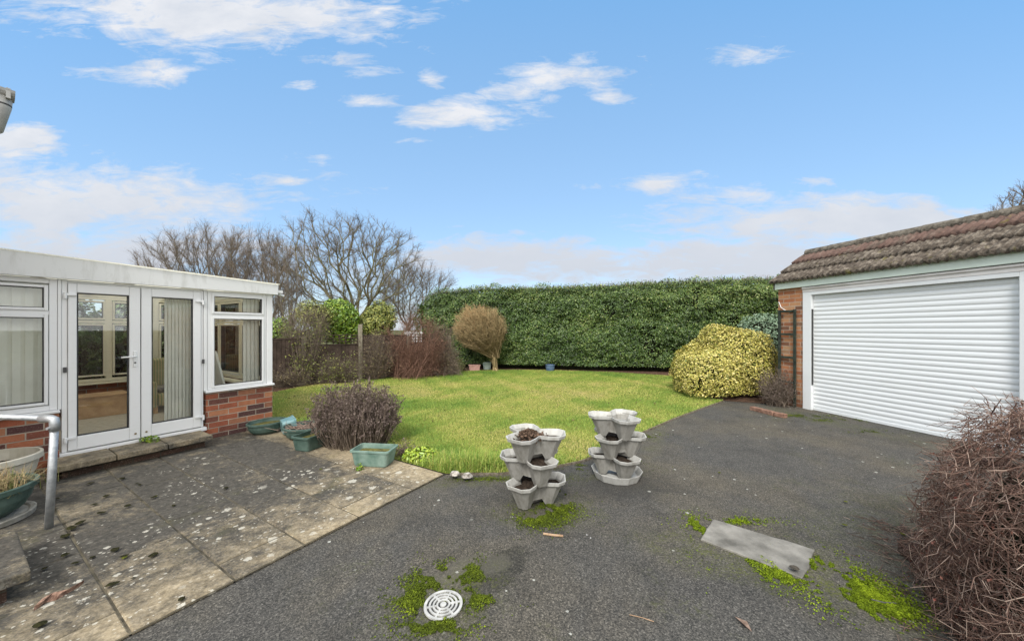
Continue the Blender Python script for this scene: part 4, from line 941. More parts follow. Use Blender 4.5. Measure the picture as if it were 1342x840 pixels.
# neighbour's white trellis
wf = thing('white_fence', 'short run of white picket fence glimpsed through the red brown shrub', 'fence', tuple(np.r_[at(531, 440, 13.2)[:2], 0.0]), .1)
for x in np.linspace(0, .52, 5): MB().box(x, x + .09, -.01, .01, .05, 1.36).build('picket', WHITEP, wf)
for z in (.4, 1.25): MB().box(-.03, .65, .011, .03, z, z + .07).build('rail', WHITEP, wf)

def leafy(name, label, px, py, Y, rx, rz, n, size, mat, seed, cat='bush', ry=None, group=None, zc=None):
    c = at(px, py, Y); rad = (rx, ry or rx * .8, rz); V, Fc, tn = leaf_blob(c, rad, int(n * 1.25), size, seed, .03, .30, .30, 1.6)
    cv_, cf_ = core_blob(c, rad, .62, 14, seed); st = MB().tube([(c[0], c[1], 0), (c[0] + .03, c[1], c[2] * .5), (c[0], c[1], c[2])], [.06, .05, .03], 8)
    o = shrub(name, label, cat, [('inner_branches', cv_, cf_, CORE, None), ('foliage', V, Fc, mat, tn)], (c[0], c[1], 0), group)
    st.v = [(p[0] - c[0], p[1] - c[1], p[2]) for p in st.v]; st.build('stem', BARK, o); return o
leafy('laurel_bush', 'glossy bright green bush above the low fence panel', 444, 419, 11.2, .68, .72, 6500, .085, BRIGHTLEAF, 91)
leafy('golden_shrub', 'yellow green rounded shrub behind the fence beside the red brown shrub', 495, 423, 12.0, .72, .68, 4800, .08, OLIVELEAF, 92)
leafy('lime_shrub', 'lime green foliage peeping above the fence next to the conservatory', 366, 438, 10.6, .45, .42, 2400, .07, BRIGHTLEAF, 93)
leafy('mixed_shrub', 'olive green leafy shrub among the bare climber stems', 412, 412, 10.4, .62, .42, 1900, .06, OLIVELEAF, 94)
for sN, hN, sd_, lb_ in ((.55, 1.22, 121, 'added dark evergreen shrub screening the sky behind the right glazed door'), (1.75, 1.18, 122, 'added dark evergreen shrub screening the sky behind the left glazed door')):  # shrubs added to block the bright sky beyond the back windows
    e_ = HL(sN, -3.75); V, Fc, tn = leaf_blob((e_[0], e_[1], hN), (.85, .6, hN * .92), 3200, .10, sd_, .03, .15, .15); cv_, cf_ = core_blob((e_[0], e_[1], hN), (.85, .6, hN * .92), .8)
    shrub('sky_screen_shrub', lb_, 'shrub', [('inner_branches', cv_, cf_, CORE, None), ('foliage', V, Fc, LAUREL, tn)], (e_[0], e_[1], 0))
twig_ball('bare_climber', 'tangled bare brown climber heaped over the fence by the conservatory', at(400, 424, 9.5), (.78, .45, .62), TWIG, 170, 3200, .26, .005, 95, base=(*(f1 + (.05, -.15)), 0), n3=4600, leafmat=OLIVELEAF, nleaf=3000, lsize=.045, cat='climber', up=.0)
def fpt(px, off=.3):                                   # a point in the bed in front of the fence
    k = (px - CX) / F; q = (k * f1[1] - f1[0]) / (fd[0] - k * fd[1]); p = f1 + q * fd; return p + np.array([.6, -.8]) * off
p = fpt(375, .3); twig_ball('bramble', 'low heap of bare brambles at the foot of the fence by the conservatory', (p[0], p[1], .18), (.62, .3, .26), TWIG, 160, 1200, .2, .005, 96, n3=1200, leafmat=TANLEAF, nleaf=900, lsize=.04)
p = fpt(436, .35); twig_ball('bramble', 'straggly bare stems with few green leaves under the low fence panel', (p[0], p[1], .34), (.75, .3, .42), TWIG, 200, 1900, .24, .005, 97, n3=2200, leafmat=OLIVELEAF, nleaf=1800, lsize=.04)
p = fpt(487, .25); twig_ball('bare_climber', 'brown leafless climber hanging on the fence beside the tall grey post', (p[0], p[1], .75), (.62, .25, .68), TWIG, 150, 2800, .24, .0045, 98, n3=4200, leafmat=TANLEAF, nleaf=2200, lsize=.04, cat='climber', up=.0)
p = fpt(535, .45); twig_ball('red_shrub', 'red brown bare shrub with fine upright tips against the fence', (p[0], p[1], .98), (1.02, .55, 1.0), REDTWIG, 170, 5200, .30, .0055, 99, n3=8000, leafmat=REDLEAF, nleaf=5200, lsize=.032, up=.25, spread=.38, bow=.3)
p = fpt(573, .5) ; twig_ball('brown_shrub', 'dull brown bare shrub between the red brown shrub and the hedge', (p[0] - .05, p[1], .82), (.52, .45, .85), TWIG, 140, 3200, .28, .005, 100, n3=5200, leafmat=TANLEAF, nleaf=2600, lsize=.035, up=.25, spread=.3, bow=.3)
for (px, py, rr, hh, lab) in [(560, 482, .3, .34, 'low green plant at the foot of the red brown shrub'), (597, 480, .28, .3, 'small green plant between the brown shrub and the topiary')]:
    c = G(px, py + 7); V, Fc, tn = leaf_blob((c[0], c[1] + .2, hh * .4), (rr, rr * .7, hh), 900, .07, int(px), .02, .3, .2); npl = shrub('green_plant', lab, 'plant', [('foliage', V, Fc, OLIVELEAF, np.clip(tn - .2, 0, 1))], (c[0], c[1] + .2, 0))
# lime plant at the lawn corner and weeds
c = G(552, 603); V, Fc, tn = leaf_blob((c[0], c[1], .04), (.22, .13, .12), 700, .045, 111, .02, .3, .2); shrub('lime_plant', 'low lime green plant at the lawn corner beside the trough', 'plant', [('foliage', V, Fc, BRIGHTLEAF, np.clip(tn + .3, 0, 1))], (c[0], c[1], 0))
c = G(530, 598); twig_ball('dry_plant', 'small withered brown plant behind the pale green trough', (c[0], c[1], .07), (.17, .1, .13), TWIG, 60, 300, .06, .002, 112, leafmat=LAVLEAF, nleaf=500, lsize=.02)
ws = HL(1.33, .12, .163); V, Fc, tn = leaf_blob((0, 0, .02), (.10, .05, .04), 130, .035, 113, .0, .3, .2); o = shrub('weed', 'small green weed growing on the doorstep', 'weed', [('foliage', V, Fc, BRIGHTLEAF, tn)], (0, 0, 0)); o.location = ws
for (px, py, lab) in [(401, 590, 'seedling weed against the small dark green trough'), (471, 616, 'seedling weed in front of the pale green trough')]:
    c = G(px, py, .018); V, Fc, tn = leaf_blob((0, 0, .02), (.05, .04, .06), 40, .035, int(px), .0, .3, .2); o = shrub('weed', lab, 'weed', [('foliage', V, Fc, BRIGHTLEAF, tn)], (0, 0, 0)); o.location = c

# ------------------------------------------------------------------ bare trees
def tree(name, label, base, cc, rad, seed, npts=900, bf=.35, fork=.25, rt=.010, ntw=4, twl=.5, twigmat=TWIG, bark=BARK, upw=.25, group='bare trees beyond the garden', nst=1, spread=.1, tone=.45, rmax=.2):
    """crown points joined one by one to the nearest limb, thickness by how much each limb carries"""
    r = np.random.default_rng(seed); base = np.array(base, float); cc = np.array(cc, float); rad = np.array(rad, float)
    D = norm(r.normal(size=(npts, 3))); P = cc + D * rad * (r.uniform(.05, 1, npts) ** .42)[:, None] * (1 + .16 * wob(D * 3, 1.2, seed))[:, None]
    P = P[P[:, 2] > base[2] + fork * cc[2]]
    N = [base + np.r_[r.normal(0, spread, 2), 0] for _ in range(nst)]; par = [-1] * nst
    if nst == 1: N.append(base + (cc - base) * np.r_[.12, .12, fork] + np.r_[0, 0, .0]); par.append(0)
    plen = [0.0] * nst + [0.0] * (len(N) - nst)
    order = np.argsort(np.linalg.norm((P - N[-1]) / rad, axis=1) + r.uniform(0, .25, len(P)))
    A = np.zeros((len(P) * 2 + 10, 3)); L = np.zeros(len(A)); m = len(N); A[:m] = N; skip = 1 if nst == 1 else 0
    for i in order:
        p = P[i]; v = p - A[skip:m]; dd = np.linalg.norm(v, axis=1); dn = np.maximum(A[skip:m, 2] - p[2], 0)
        c_ = dd + bf * L[skip:m] + 1.5 * dn; j = int(np.argmin(c_)) + skip
        if dd[j - skip] > .9:                          # long link: add a bent middle node
            mid = A[j] * .5 + p * .5 + r.normal(0, .06, 3) * dd[j - skip] + (0, 0, -.05 * dd[j - skip]); A[m] = mid; L[m] = L[j] + dd[j - skip] * .5; par.append(j); j = m; m += 1
        A[m] = p; L[m] = L[j] + np.linalg.norm(p - A[j]); par.append(j); m += 1
    A = A[:m]; par = np.array(par)
    for _ in range(4):                                 # ease the kinks out of the limbs
        S = np.zeros_like(A); c_ = np.zeros(m); k = np.where(par >= 0)[0]; np.add.at(S, par[k], A[k]); np.add.at(c_, par[k], 1)
        inn = k[c_[k] > 0]; A[inn] = A[inn] * .5 + .25 * A[par[inn]] + .25 * S[inn] / c_[inn][:, None]
    load = np.ones(m)
    for i in range(m - 1, 0, -1):
        if par[i] >= 0: load[par[i]] += load[i]
    ra = np.minimum(rt * load ** .47, rmax); k = np.where(par >= 0)[0]
    V, Fc = prisms(A[par[k]], A[k], np.minimum(ra[par[k]], ra[k] * 1.35), ra[k], 6)
    t = thing(name, label, 'tree', tuple(base), 0, group); npmesh('limbs', V - base, Fc, bark, t)
    tip = np.where(load < 14)[0]; q = np.repeat(tip, ntw); d = norm(norm(A[q] - A[np.maximum(par[q], 0)]) * .8 + norm((A[q] - cc) / rad) * .35 + r.normal(0, .55, (len(q), 3)) + (0, 0, upw))
    u = r.uniform(0, 1, (len(q), 1)); st_ = A[q] * u + A[np.maximum(par[q], 0)] * (1 - u); ok = par[q] >= 0; st_, d = st_[ok], d[ok]
    en = st_ + d * (twl * r.uniform(.4, 1.2, len(st_)))[:, None]; s1 = (st_, en, np.full(len(st_), rt * .75), np.full(len(st_), rt * .4))
    s2 = twigs_from(st_, en, len(st_) * 2, twl * .5, rt * .45, seed + 1, upw, .6)
    V, Fc, tn = sticks(s1, s2, seed=seed, tones=[tone, tone + .05]); npmesh('twigs', V - base, Fc, twigmat, t, tone=tn)
    return t
def tb3(px, Y): return (float((px - CX) / F * Y), Y, 0.0)
def cr(px, py, Y, hw, hh): c = at(px, py, Y); return c, (hw * Y / F, hw * Y / F * .8, hh * Y / F)
c, rd_ = cr(458, 352, 22, 98, 74); tree('bare_tree', 'big bare tree with spreading olive limbs rising behind the fence', tb3(468, 22), c, rd_, 15, 1300, .24, .30, .0076, 7, .48, bark=OLIVEBARK, rmax=.19, upw=.12)
c, rd_ = cr(540, 384, 27, 56, 46); tree('bare_tree', 'fainter low bare tree between the big bare tree and the hedge', tb3(530, 27), c, rd_, 6, 560, .32, .22, .0072, 7, .7)
c, rd_ = cr(340, 366, 20, 60, 70); tree('bare_tree', 'dense upright bare tree behind the far end of the conservatory roof', tb3(335, 20), c, rd_, 7, 900, .55, .2, .0060, 7, .55, upw=.38, nst=4, spread=.35, rmax=.09)
c, rd_ = cr(258, 362, 21, 72, 66); tree('bare_tree', 'wide bare tree showing above the middle of the conservatory roof', tb3(262, 21), c, rd_, 8, 1000, .50, .2, .0060, 7, .55, upw=.3, nst=4, spread=.35, rmax=.10)
c, rd_ = cr(374, 384, 15, 36, 84); tree('bare_sapling', 'upright bare sapling stems at the conservatory corner', tb3(372, 15), c, rd_, 9, 120, 1.0, .15, .0055, 5, .55, twigmat=TWIG, upw=.9, nst=7, spread=.3, rmax=.03)
c, rd_ = cr(1352, 290, 15, 46, 50); tree('bare_tree', 'twiggy bare tree top showing over the garage ridge', tb3(1352, 15), c, rd_, 10, 500, .35, .3, .008, 4, .35)

# ------------------------------------------------------------------ stacked planters
def lobed(R, zz, neck, hw0, x_in, x_mid, tipw, ang0, pw=.012, lift=0.0):
    """outline of a three-lobed pot with a flat panel between the lobes"""
    pts = []
    for k in range(3):
        a = ang0 + k * 2 * pi / 3; ca, sa = cos(a), sin(a)
        for (x, y) in [(x_in, -hw0), (x_mid, -hw0), (R, -tipw), (R, tipw), (x_mid, hw0), (x_in, hw0)]:
            pts.append((x * ca - y * sa, x * sa + y * ca, zz))
        b = a + pi / 3
        for q in (-pw, pw): pts.append((neck * cos(b) - q * sin(b), neck * sin(b) + q * cos(b), zz + lift))
    return pts
def tier(parent, z, ang, soil, mat=None, k=1.0):
    h = .205; m = MB()
    def ring(zz, R, nk, hw, xi, xm, tw, pw, lift=0.0): return lobed(R, zz, nk, hw, xi, xm, tw, ang, pw, lift)
    rings = [ring(z, .172, .086, .046, .106, .152, .028, .040, .045), ring(z + .02, .179, .086, .052, .108, .155, .033, .038, .035), ring(z + h * .80, .240, .100, .096, .122, .196, .054, .016),
             ring(z + h * .855, .246, .104, .102, .124, .201, .058, .014), ring(z + h * .86, .262, .120, .115, .134, .214, .066, .008), ring(z + h, .272, .128, .121, .138, .220, .070, .008),
             ring(z + h, .262, .119, .110, .130, .212, .063, .008), ring(z + h * .78, .238, .100, .088, .117, .192, .048, .010), ring(z + h * .58, .216, .088, .070, .111, .178, .038, .014)]
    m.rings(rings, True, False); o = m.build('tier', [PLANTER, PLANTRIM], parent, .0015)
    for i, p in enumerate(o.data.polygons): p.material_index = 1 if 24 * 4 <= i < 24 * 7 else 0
    cnt = 24; m = MB()
    if soil == 'none':
        zs = z + h * .60; m.add(ring(zs, .219, .089, .072, .112, .179, .039, .013), [tuple(range(cnt))]); m.build('inner_floor', PLANTER, o)
    else:
        zs = z + h * .74; P_ = ring(zs, .232, .096, .083, .116, .188, .045, .010)
        rr = np.random.default_rng(int(z * 1000) + 3); inner = [((p[0]) * .6, (p[1]) * .6, zs + rr.uniform(-.012, .022)) for p in P_]
        m.add([(p[0], p[1], zs + rr.uniform(-.012, .006)) for p in P_] + inner + [(0, 0, zs + .02)], [(i, (i + 1) % cnt, cnt + (i + 1) % cnt, cnt + i) for i in range(cnt)] + [(cnt + i, cnt + (i + 1) % cnt, 2 * cnt) for i in range(cnt)])
        m.build('soil', SOIL, o)
    return o
def tower(loc, ang, label, soils, saucer):
    t = thing('stacked_planter', label, 'planter', loc, 0, 'stacked three tier planters on the driveway'); z = .008 if not saucer else .03
    if saucer:
        m = MB(); n_ = 12; f = lambda R, zz: [(R * cos(2 * pi * k / n_ + .2), R * sin(2 * pi * k / n_ + .2), zz) for k in range(n_)]
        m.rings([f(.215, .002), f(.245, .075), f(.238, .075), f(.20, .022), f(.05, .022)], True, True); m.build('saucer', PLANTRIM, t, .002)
    for i in range(3): tier(t, z, ang + (pi / 3 if i == 1 else 0), soils[i]); z += .186
    return t
tower((.175, 2.95, 0), radians(-126), 'grey three tier planter heaped with soil beside the mossy patch', ('some', 'some', 'heap'), False)
t2 = tower((1.03, 3.46, 0), radians(-72), 'grey three tier planter standing in a pale saucer near the lawn edge', ('some', 'some', 'none'), True)
# heap of crumbs in the first tower's top and broken shard
r = np.random.default_rng(5); n = 420; q = np.c_[r.normal(0, .062, (n, 2)) + (-.035, -.02), np.zeros(n)]; q[:, 2] = .555 + .05 * np.exp(-((q[:, :2] - (-.03, -.02)) ** 2).sum(1) / .006) + r.uniform(-.01, .01, n)
V, Fc = leaves(q + (.175, 2.95, 0), r.normal(size=(n, 3)), .024 * r.uniform(.5, 1.4, n), .7, .5, 9)
tag(npmesh('dead_leaves', V, Fc, simple('dead_leaf', (.05, .032, .022), (.17, .11, .075), 40, .9)), 'crumbled brown leaves and soil heaped in the top of the grey planter', 'leaves', None, 'stuff')

# ------------------------------------------------------------------ green pots by the conservatory
def bowl(name, label, loc, rx, ry, h, mat, cat='planter', soil=True, taper=.66, lip=.02, group=None, rz=0.0, soilmat=SOIL):
    t = thing(name, label, cat, loc, rz, group); m = MB()
    m.lathe([(taper * .97, 0), (taper, .004), (taper + (1 - taper) * .45, h * .22), (taper + (1 - taper) * .70, h * .50), (.93, h * .80), (.95, h * .82), (1.0, h * .84), (1.0, h * .985), (.985, h), (.93, h), (.92, h * .9), (.85, h * .55)], (0, 0, 0), 36, rx, ry)
    m.build('pot', mat, t, 0, False)
    m = MB(); m.lathe([(.88, h * .70), (.6, h * .74), (.3, h * .71), (.02, h * .76)], (0, 0, 0), 20, rx, ry, False, True); m.build('soil', soilmat, t); return t
def trough(name, label, loc, lx, ly, h, mat, rz=0.0, group=None, lip=.014, soilmat=SOIL, rx=None):
    t = thing(name, label, 'planter', loc, rz, group)
    def rr(x, y, z, c=.03):
        out = []
        for sx, sy, a0 in ((1, 1, 0), (-1, 1, pi / 2), (-1, -1, pi), (1, -1, 3 * pi / 2)):
            for k in range(4): a = a0 + k * pi / 6; out.append((sx * (x - c) + c * cos(a), sy * (y - c) + c * sin(a), z))
        return out
    m = MB(); m.rings([rr(lx * .80, ly * .76, 0), rr(lx * .83, ly * .80, .01), rr(lx * .92, ly * .92, h * .80), rr(lx * .93, ly * .93, h * .86), rr(lx, ly, h * .88), rr(lx, ly, h * .99), rr(lx * .985, ly * .98, h), rr(lx * .92, ly * .88, h), rr(lx * .90, ly * .86, h * .80), rr(lx * .87, ly * .82, h * .6)], True, False)
    m.build('pot', mat, t); m = MB(); m.rings([rr(lx * .89, ly * .85, h * .70), rr(lx * .5, ly * .5, h * .76), rr(lx * .12, ly * .2, h * .72, .005)], False, True); m.build('soil', soilmat, t); return t
PG = 'green planters along the patio edge'
WEEDSOIL = simple('weedy_soil', (.05, .045, .02), (.16, .15, .05), 22, .95, .05, 0, .8, 90)
p = HL(.20, .30); bowl('oval_planter', 'round dark green bowl planter against the brick corner', (p[0], p[1], .02), .245, .20, .15, GREENPOT, group=PG, soilmat=WEEDSOIL, rz=TH)
p = G(392, 577, .018); b2 = bowl('round_planter', 'dark green bowl planter full of dead twigs', (p[0] + .01, p[1] + .14, .02), .285, .25, .16, GREENPOT, group=PG)
n = 130; r = np.random.default_rng(6); c0 = np.c_[r.normal(0, .11, (n, 2)), np.full(n, .14)]; V, Fc, tn = sticks((c0, c0 + norm(r.normal(size=(n, 3)) * (1, 1, .35) + (0, 0, .1)) * r.uniform(.05, .2, (n, 1)), np.full(n, .0028), np.full(n, .0015)), seed=2, tones=[.9]); npmesh('dead_twigs', V, Fc, BUSHTWIG, b2, tone=tn)
p = G(404, 589, .018); trough('small_trough', 'small dark green rectangular trough beside the twig filled bowl', (p[0], p[1] + .09, .02), .20, .13, .17, GREENPOT, TH + .25, PG, soilmat=WEEDSOIL)
p = G(486, 612, .018); trough('trough', 'faded pale green rectangular trough below the dead lavender', (p[0], p[1] + .10, .02), .215, .13, .17, PALEGREEN, -.12, PG, soilmat=WEEDSOIL)
p = G(371, 570, .018); tp = trough('tipped_trough', 'blue green trough lying tipped on its side between the bowls', (0, 0, 0), .15, .105, .16, BLUEGREEN, 0, PG)
ax_ = Vector((.65, -.76, 0)).normalized(); az_ = Vector((.76, .65, .10)).normalized(); ay_ = az_.cross(ax_)
tp.matrix_world = Matrix.Translation((p[0] - .04, p[1] + .03, .115)) @ Matrix((ax_, ay_, az_)).transposed().to_4x4()

# left corner: bowls, tray, handrail, raised step
cp = bowl('cream_bowl', 'large cream plastic bowl planter with bare soil by the brick wall', (-4.50, 3.0, .02), .30, .30, .325, CREAMPOT, taper=.55, soilmat=SOIL)
gp = bowl('green_bowl', 'dark green bowl planter of dry grass on a grey tray', (-3.955, 2.545, .055), .32, .32, .225, GREENPOT, taper=.62)
ty = MB(); ty.lathe([(.27, 0), (.30, .005), (.305, .040), (.295, .046), (.275, .04), (.265, .03), (.02, .03)], (-3.955, 2.545, .02), 36); ty.v = ty.v
tag(ty.build('tray', STONE), 'round grey tray under the dark green bowl of dry grass', 'tray')
n = 1300; q = r.normal(0, .12, (n, 2)); V, Fs, tn = blades(q, r.uniform(.07, .20, n), .004, np.clip(r.beta(2, 2.2, n) * .9 + .2 * (q[:, 0] > .05), 0, 1), 1.1, .17); npmesh('dry_grass', V, Fs, STRAW, gp, tone=tn)
hb = G(64, 692, .018); zt = H - (549 - HY) * hb[1] / F
hr = thing('handrail', 'galvanised steel tube handrail on the patio beside the glazed doors', 'handrail', tuple(hb))
tx = (72 - CX) / F * hb[1] - hb[0]; zt -= hb[2]
MB().tube([(0, 0, 0), (tx * .97, 0, zt - .03)], .0215, 20).build('post', CHROME, hr, 0, True)
MB().tube([(tx - .045, 0, zt + .003), (-1.6, .12, zt + .02)], .0195, 20).build('rail', CHROME, hr, 0, True)
MB().tube([(tx * .96, 0, zt - .085), (tx * .97, 0, zt - .03), (tx - .006, 0, zt - .004), (tx - .03, 0, zt + .003), (tx - .10, .002, zt + .003)], .0265, 20).build('elbow', CHROME, hr, 0, True)
for z in (-.06,): MB().tube([(tx * .97 - .01, -.024, zt + z), (tx * .97 - .01, -.036, zt + z)], .010, 8).build('bolt', CHROME, hr)
st = thing('raised_step', 'raised paving slab step on bricks at the lower left corner', 'step', tuple(HL(2.32, 1.91)), TH)
MB().box(0, 1.5, 0, .70, .115, .17).build('slab', RAISEDSLAB, st, .008); MB().box(.07, 1.45, .05, .62, 0, .113).build('brick_base', DARKBRICK, st)

# ------------------------------------------------------------------ small things on the ground
dr = thing('drain_cover', 'round white slotted drain cover in the asphalt', 'drain cover', tuple(G(581, 793, .004)))
m = MB(); R0 = .098
def annulus(m, ri, ro, a0, a1, z0=0, z1=.008, n=20):
    A = np.linspace(a0, a1, n); rg = []
    for a in A: ca, sa = cos(a), sin(a); rg.append([(ri * ca, ri * sa, z0), (ro * ca, ro * sa, z0), (ro * ca, ro * sa, z1), (ri * ca, ri * sa, z1)])
    m.rings(rg)
for ri, ro in ((.086, .100), (.065, .075), (.046, .055), (.027, .036)): annulus(m, ri, ro, 0, 2 * pi, n=49)
m.lathe([(.016, 0), (.016, .008)], n=16, cap1=True)
for k in range(6):
    a = k * pi / 3 + .25; ca, sa = cos(a), sin(a); g = .005
    for ri, ro in ((.0355, .0465), (.0545, .0655), (.0745, .0865)): m.add([(ri * ca - g * sa, ri * sa + g * ca, 0), (ro * ca - g * sa, ro * sa + g * ca, 0), (ro * ca + g * sa, ro * sa - g * ca, 0), (ri * ca + g * sa, ri * sa - g * ca, 0)] + [(ri * ca - g * sa, ri * sa + g * ca, .007), (ro * ca - g * sa, ro * sa + g * ca, .007), (ro * ca + g * sa, ro * sa - g * ca, .007), (ri * ca + g * sa, ri * sa - g * ca, .007)], [(0, 3, 2, 1), (4, 5, 6, 7), (0, 1, 5, 4), (1, 2, 6, 5), (2, 3, 7, 6), (3, 0, 4, 7)])
m.build('grate', DRAINW, dr); m = MB(); m.lathe([(.097, .001), (.02, .001)], n=32, cap0=False, cap1=True); m.build('sump', SEAL, dr)

sp = [G(935, 682), G(1068, 722), G(1052, 760), G(918, 708)]
m = MB(); ctr = sum(sp) / 4; rg = []
ol = []
for a, b in zip(sp, sp[1:] + sp[:1]):
    for u in np.linspace(0, 1, 9)[:-1]: ol.append(a * (1 - u) + b * u + np.r_[np.random.default_rng(len(ol)).normal(0, .0025, 2), 0])
m.rings([[p + (0, 0, -.01) for p in ol], [p + (0, 0, .010) for p in ol], [p + (ctr - p) * .02 + (0, 0, .013) for p in ol]], False, True)
m.v = [(x - ctr[0], y - ctr[1], z) for x, y, z in m.v]
cs = m.build('concrete_slab', CONC); cs.location = ctr; tag(cs, 'pale grey concrete slab set in the asphalt edged with moss', 'slab')
def lump(name, label, loc, rad, mat, seed, cat, group=None, jag=.22, n=9):
    V, Fc = core_blob((0, 0, 0), rad, 1.0, n, seed); r = np.random.default_rng(seed)
    u = norm(V / np.array(rad)); V = u * np.array(rad) * (1 + jag * wob(u * 2.2, 1.2, seed))[:, None]; V[:, 2] += rad[2] * .7; V[:, 2] = np.maximum(V[:, 2], 0)
    o = npmesh(name, V, Fc, mat, None, True); o.location = loc; o.rotation_euler = (0, 0, r.uniform(0, 6)); return tag(o, label, cat, group)
lump('stone', 'round dark stone lying on the concrete slab', G(1041, 748, .013), (.028, .028, .017), simple('dark_stone', (.03, .027, .022), (.09, .075, .055), 60, .8), 1, 'stone')
lump('flint_stone', 'brown and white flint stone, the left of two at the lawn corner', G(597, 627), (.045, .05, .045), FLINT, 2, 'stone', 'flint stones at the lawn corner', .3)
lump('flint_stone', 'white flint stone, the right of two at the lawn corner', G(612, 629), (.058, .05, .04), FLINT, 3, 'stone', 'flint stones at the lawn corner', .35)
for (px, py) in [(769, 702), (774, 706)]: lump('pebble', 'tiny white pebble of a pair on the asphalt beside the stick', G(px, py), (.010, .008, .005), WHITEP, int(px), 'pebble', 'white pebbles by the stick')
# moss clumps kicked over the patio
mc = [(118, 635), (160, 629), (183, 637), (202, 653), (132, 674), (168, 665), (139, 652), (179, 635), (150, 723), (122, 732), (201, 730), (58, 747), (99, 740), (148, 768), (175, 759), (52, 823), (85, 705), (104, 688), (93, 695), (163, 731), (85, 730), (238, 788), (228, 664), (296, 641), (75, 655), (124, 663), (496, 733)]
mc = [q for q in mc if q[0] < 300]
for i, (px, py) in enumerate(mc):
    rr = np.random.default_rng(200 + i); s = rr.uniform(.012, .026); lump('moss_clump', 'dark dried clump of moss loose on the patio slabs', G(px, py, .017), (s * rr.uniform(1, 1.9), s, s * .55), DMOSS, 200 + i, 'moss', 'dried moss clumps on the patio', .4)
GREENMOSS = simple('green_moss_lump', (.05, .06, .012), (.13, .14, .02), 70, .95, .05, 0, .8, 200)
for (px, py, s) in [(163, 733, .018), (203, 653, .018), (420, 616, .016)]: lump('moss_clump', 'small olive green cushion of moss on the patio slabs', G(px, py, .017), (s * 1.3, s, s * .6), GREENMOSS, int(px), 'moss', 'green moss cushions on the patio', .35)
for i, (px, py) in enumerate([(1108, 659), (1107, 690), (1183, 702), (943, 621)]): lump('moss_clump', 'small dark moss cushion on the asphalt left of the brown bush', G(px, py), (.022, .016, .011), GREENMOSS, 300 + i, 'moss', 'moss cushions on the driveway', .35)
# bark strip, stick, twig, leaf
bk_ = [G(48, 798, .02), G(61, 786, .02), G(82, 781, .02), G(106, 767, .02)]
m = MB(); rg = []
for i, p in enumerate(bk_): wd = (.012, .030, .026, .012)[i]; rg.append([p + (0, -wd, 0), p + (0, wd, .004), p + (.01, wd * .6, .026), p + (-.006, -wd * .4, .018)])
m.rings(rg); m.v = [tuple(np.array(v) - bk_[0]) for v in m.v]; o = m.build('bark_strip', simple('bark_strip', (.10, .058, .042), (.36, .23, .17), 45, .9, .1, 0, .5, 90)); o.location = bk_[0]; tag(o, 'curled strip of reddish bark lying on the patio', 'bark')
def stick(name, label, pts, rad, mat, cat='stick'):
    p0 = pts[0]; m = MB(); m.tube([np.array(p) - p0 for p in pts], rad, 7); o = m.build(name, mat); o.location = p0; return tag(o, label, cat)
stick('stick', 'short pale broken stick on the asphalt in front of the planters', [G(712, 699, .008), G(726, 701, .008), G(738, 702, .007)], .008, STICK)
stick('twig', 'thin bare twig on the asphalt right of the drain', [G(825, 805, .004), G(842, 809, .006), G(857, 814, .004)], .002, STICK, 'twig')
stick('twig', 'dark twig lying on the bright moss near the brown bush', [G(1142, 785, .02), G(1158, 789, .022), G(1174, 790, .014)], .003, DARKMETAL, 'twig')
stick('twig', 'thin pale twig beside the moss below the brown bush', [G(1146, 760, .004), G(1163, 776, .006), G(1185, 789, .004)], .002, STICK, 'twig')
lf = G(974, 817, .004); V, Fc = leaves(np.array([[0, 0, .006]]), np.array([[.1, .1, 1.]]), .09, .4, .25, 4); o = npmesh('fallen_leaf', np.r_[V, V - (0, 0, .001)], np.r_[Fc, Fc[:, ::-1] + 4], simple('leaf_brown', (.12, .08, .06), (.25, .18, .14), 60, .8)); o.location = lf; tag(o, 'single dry brown leaf on the asphalt', 'leaf')
# bricks edging the little bed at the pier
be = [G(985, 537), G(1001, 541), G(1016, 545), G(1031, 548)]
for i in range(3):
    a, b = be[i], be[i + 1]; t = b - a; L = np.linalg.norm(t) - .008; o = MB().box(0, L, -.045, .045, 0, .065).build('edging_brick', BRICKEDGE, None, .006); o.location = a; o.rotation_euler = (0, 0, atan2(t[1], t[0]))
    tag(o, 'worn red brick edging the bed under the twiggy shrub by the garage', 'brick', 'bricks edging the bed by the garage')
# pots under the hedge
p = G(622, 485.5); trough('pink_trough', 'small pink terracotta trough under the topiary shrub', (p[0], p[1], .0), .21, .12, .20, TERRA, .1)
p = G(638, 484.5); bowl('sage_pot', 'pale green square pot beside the pink trough', (p[0], p[1] + .1, 0), .15, .15, .25, SAGEPOT, taper=.8)
p = G(721, 486); bowl('blue_pot', 'blue pot standing at the foot of the hedge', (p[0], p[1], 0), .16, .16, .22, BLUEPOT, taper=.8)

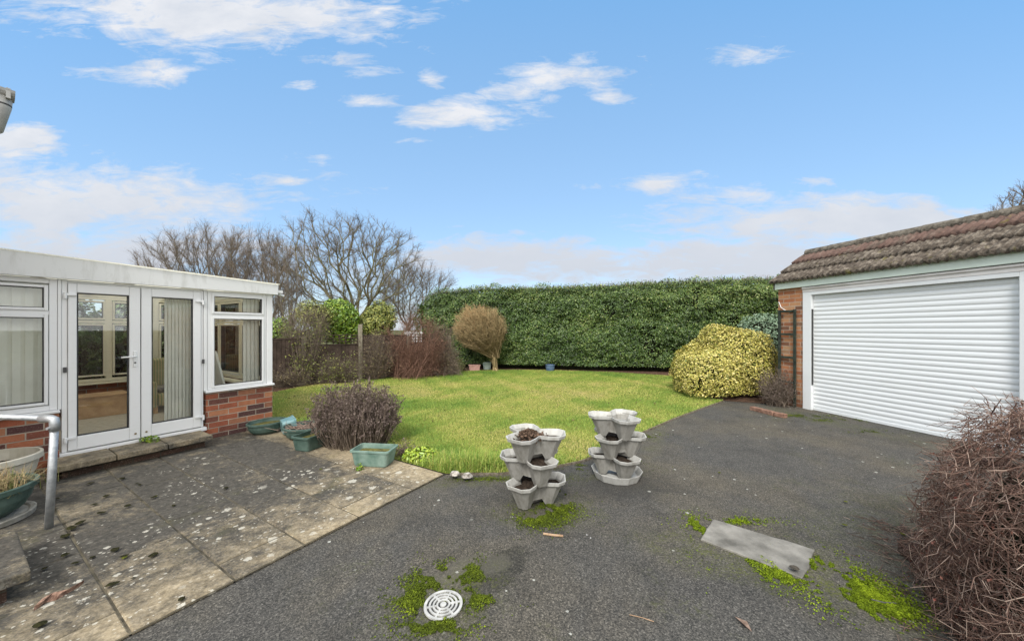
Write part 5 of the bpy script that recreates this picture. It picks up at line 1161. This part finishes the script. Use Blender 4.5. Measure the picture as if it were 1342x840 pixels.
# moss patches
def moss(name, label, spots, n, seed, h=.016, mat=None):
    r = np.random.default_rng(seed); Ps = []
    for (px, py, rx, ry, w_) in spots: c = G(px, py)[:2]; Ps.append(c + r.normal(0, 1, (int(n * w_), 2)) * (rx, ry))
    for (px, py, rx, ry, w_) in spots: c = G(px, py)[:2]; Ps.append(c + r.normal(0, 1, (int(n * w_ * .35), 2)) * (rx * 2.1, ry * 2.1))
    P_ = np.concatenate(Ps); P3 = np.c_[P_, np.zeros(len(P_))]; f = wob(P3, 14, seed) + .6 * wob(P3, 45, seed + 1); k = f > .0; P_, f = P_[k], f[k]; n_ = len(P_)
    C_ = np.c_[P_, .003 + h * np.clip(f, 0, 1) * r.uniform(.2, 1, n_)]
    V, Fc = leaves(C_, r.normal(0, .6, (n_, 3)) + (0, 0, 1), .0085 * r.uniform(.6, 1.5, n_), .8, .5, seed); t = np.clip(.25 + .35 * f + r.normal(0, .15, n_), 0, 1)
    V[:, 2] = np.maximum(V[:, 2], .003)
    return tag(npmesh(name, V, Fc, mat or MOSS, tone=np.r_[t, t]), label, 'moss', None, 'stuff')
moss('moss', 'bright green moss spreading from the concrete slab towards the brown bush', [(1083, 745, .06, .05, 1), (1105, 765, .07, .04, 1.3), (1130, 782, .07, .035, 1.2), (1155, 800, .07, .03, .9), (985, 730, .08, .04, .5), (1025, 755, .08, .03, .5), (918, 690, .035, .05, .5), (960, 683, .12, .025, .25)], 5600, 401, mat=BMOSS)
moss('moss', 'green moss around the white drain cover', [(575, 760, .07, .055, 1.2), (605, 755, .06, .04, .8), (548, 785, .05, .05, .6), (573, 822, .06, .02, .6), (620, 785, .05, .03, .4)], 4200, 402)
moss('moss', 'patchy moss under the first grey planter', [(728, 668, .07, .07, 1.2), (708, 683, .09, .05, .7), (740, 650, .035, .05, .5)], 3600, 403, .02)
moss('moss', 'thin yellow green moss along the garage door bottom and lawn edge', [(1055, 545, .18, .05, .7), (1100, 551, .25, .05, .6), (640, 628, .2, .025, .4), (770, 612, .16, .04, .9), (845, 572, .12, .06, .4), (1160, 566, .25, .04, .5)], 2600, 404, .01)
moss('moss', 'dark moss in the gap below the doorstep and round the handrail foot', [(110, 628, .16, .03, .8), (80, 640, .08, .04, .6), (66, 694, .05, .03, .5), (200, 598, .25, .02, .5)], 2200, 405, .012)
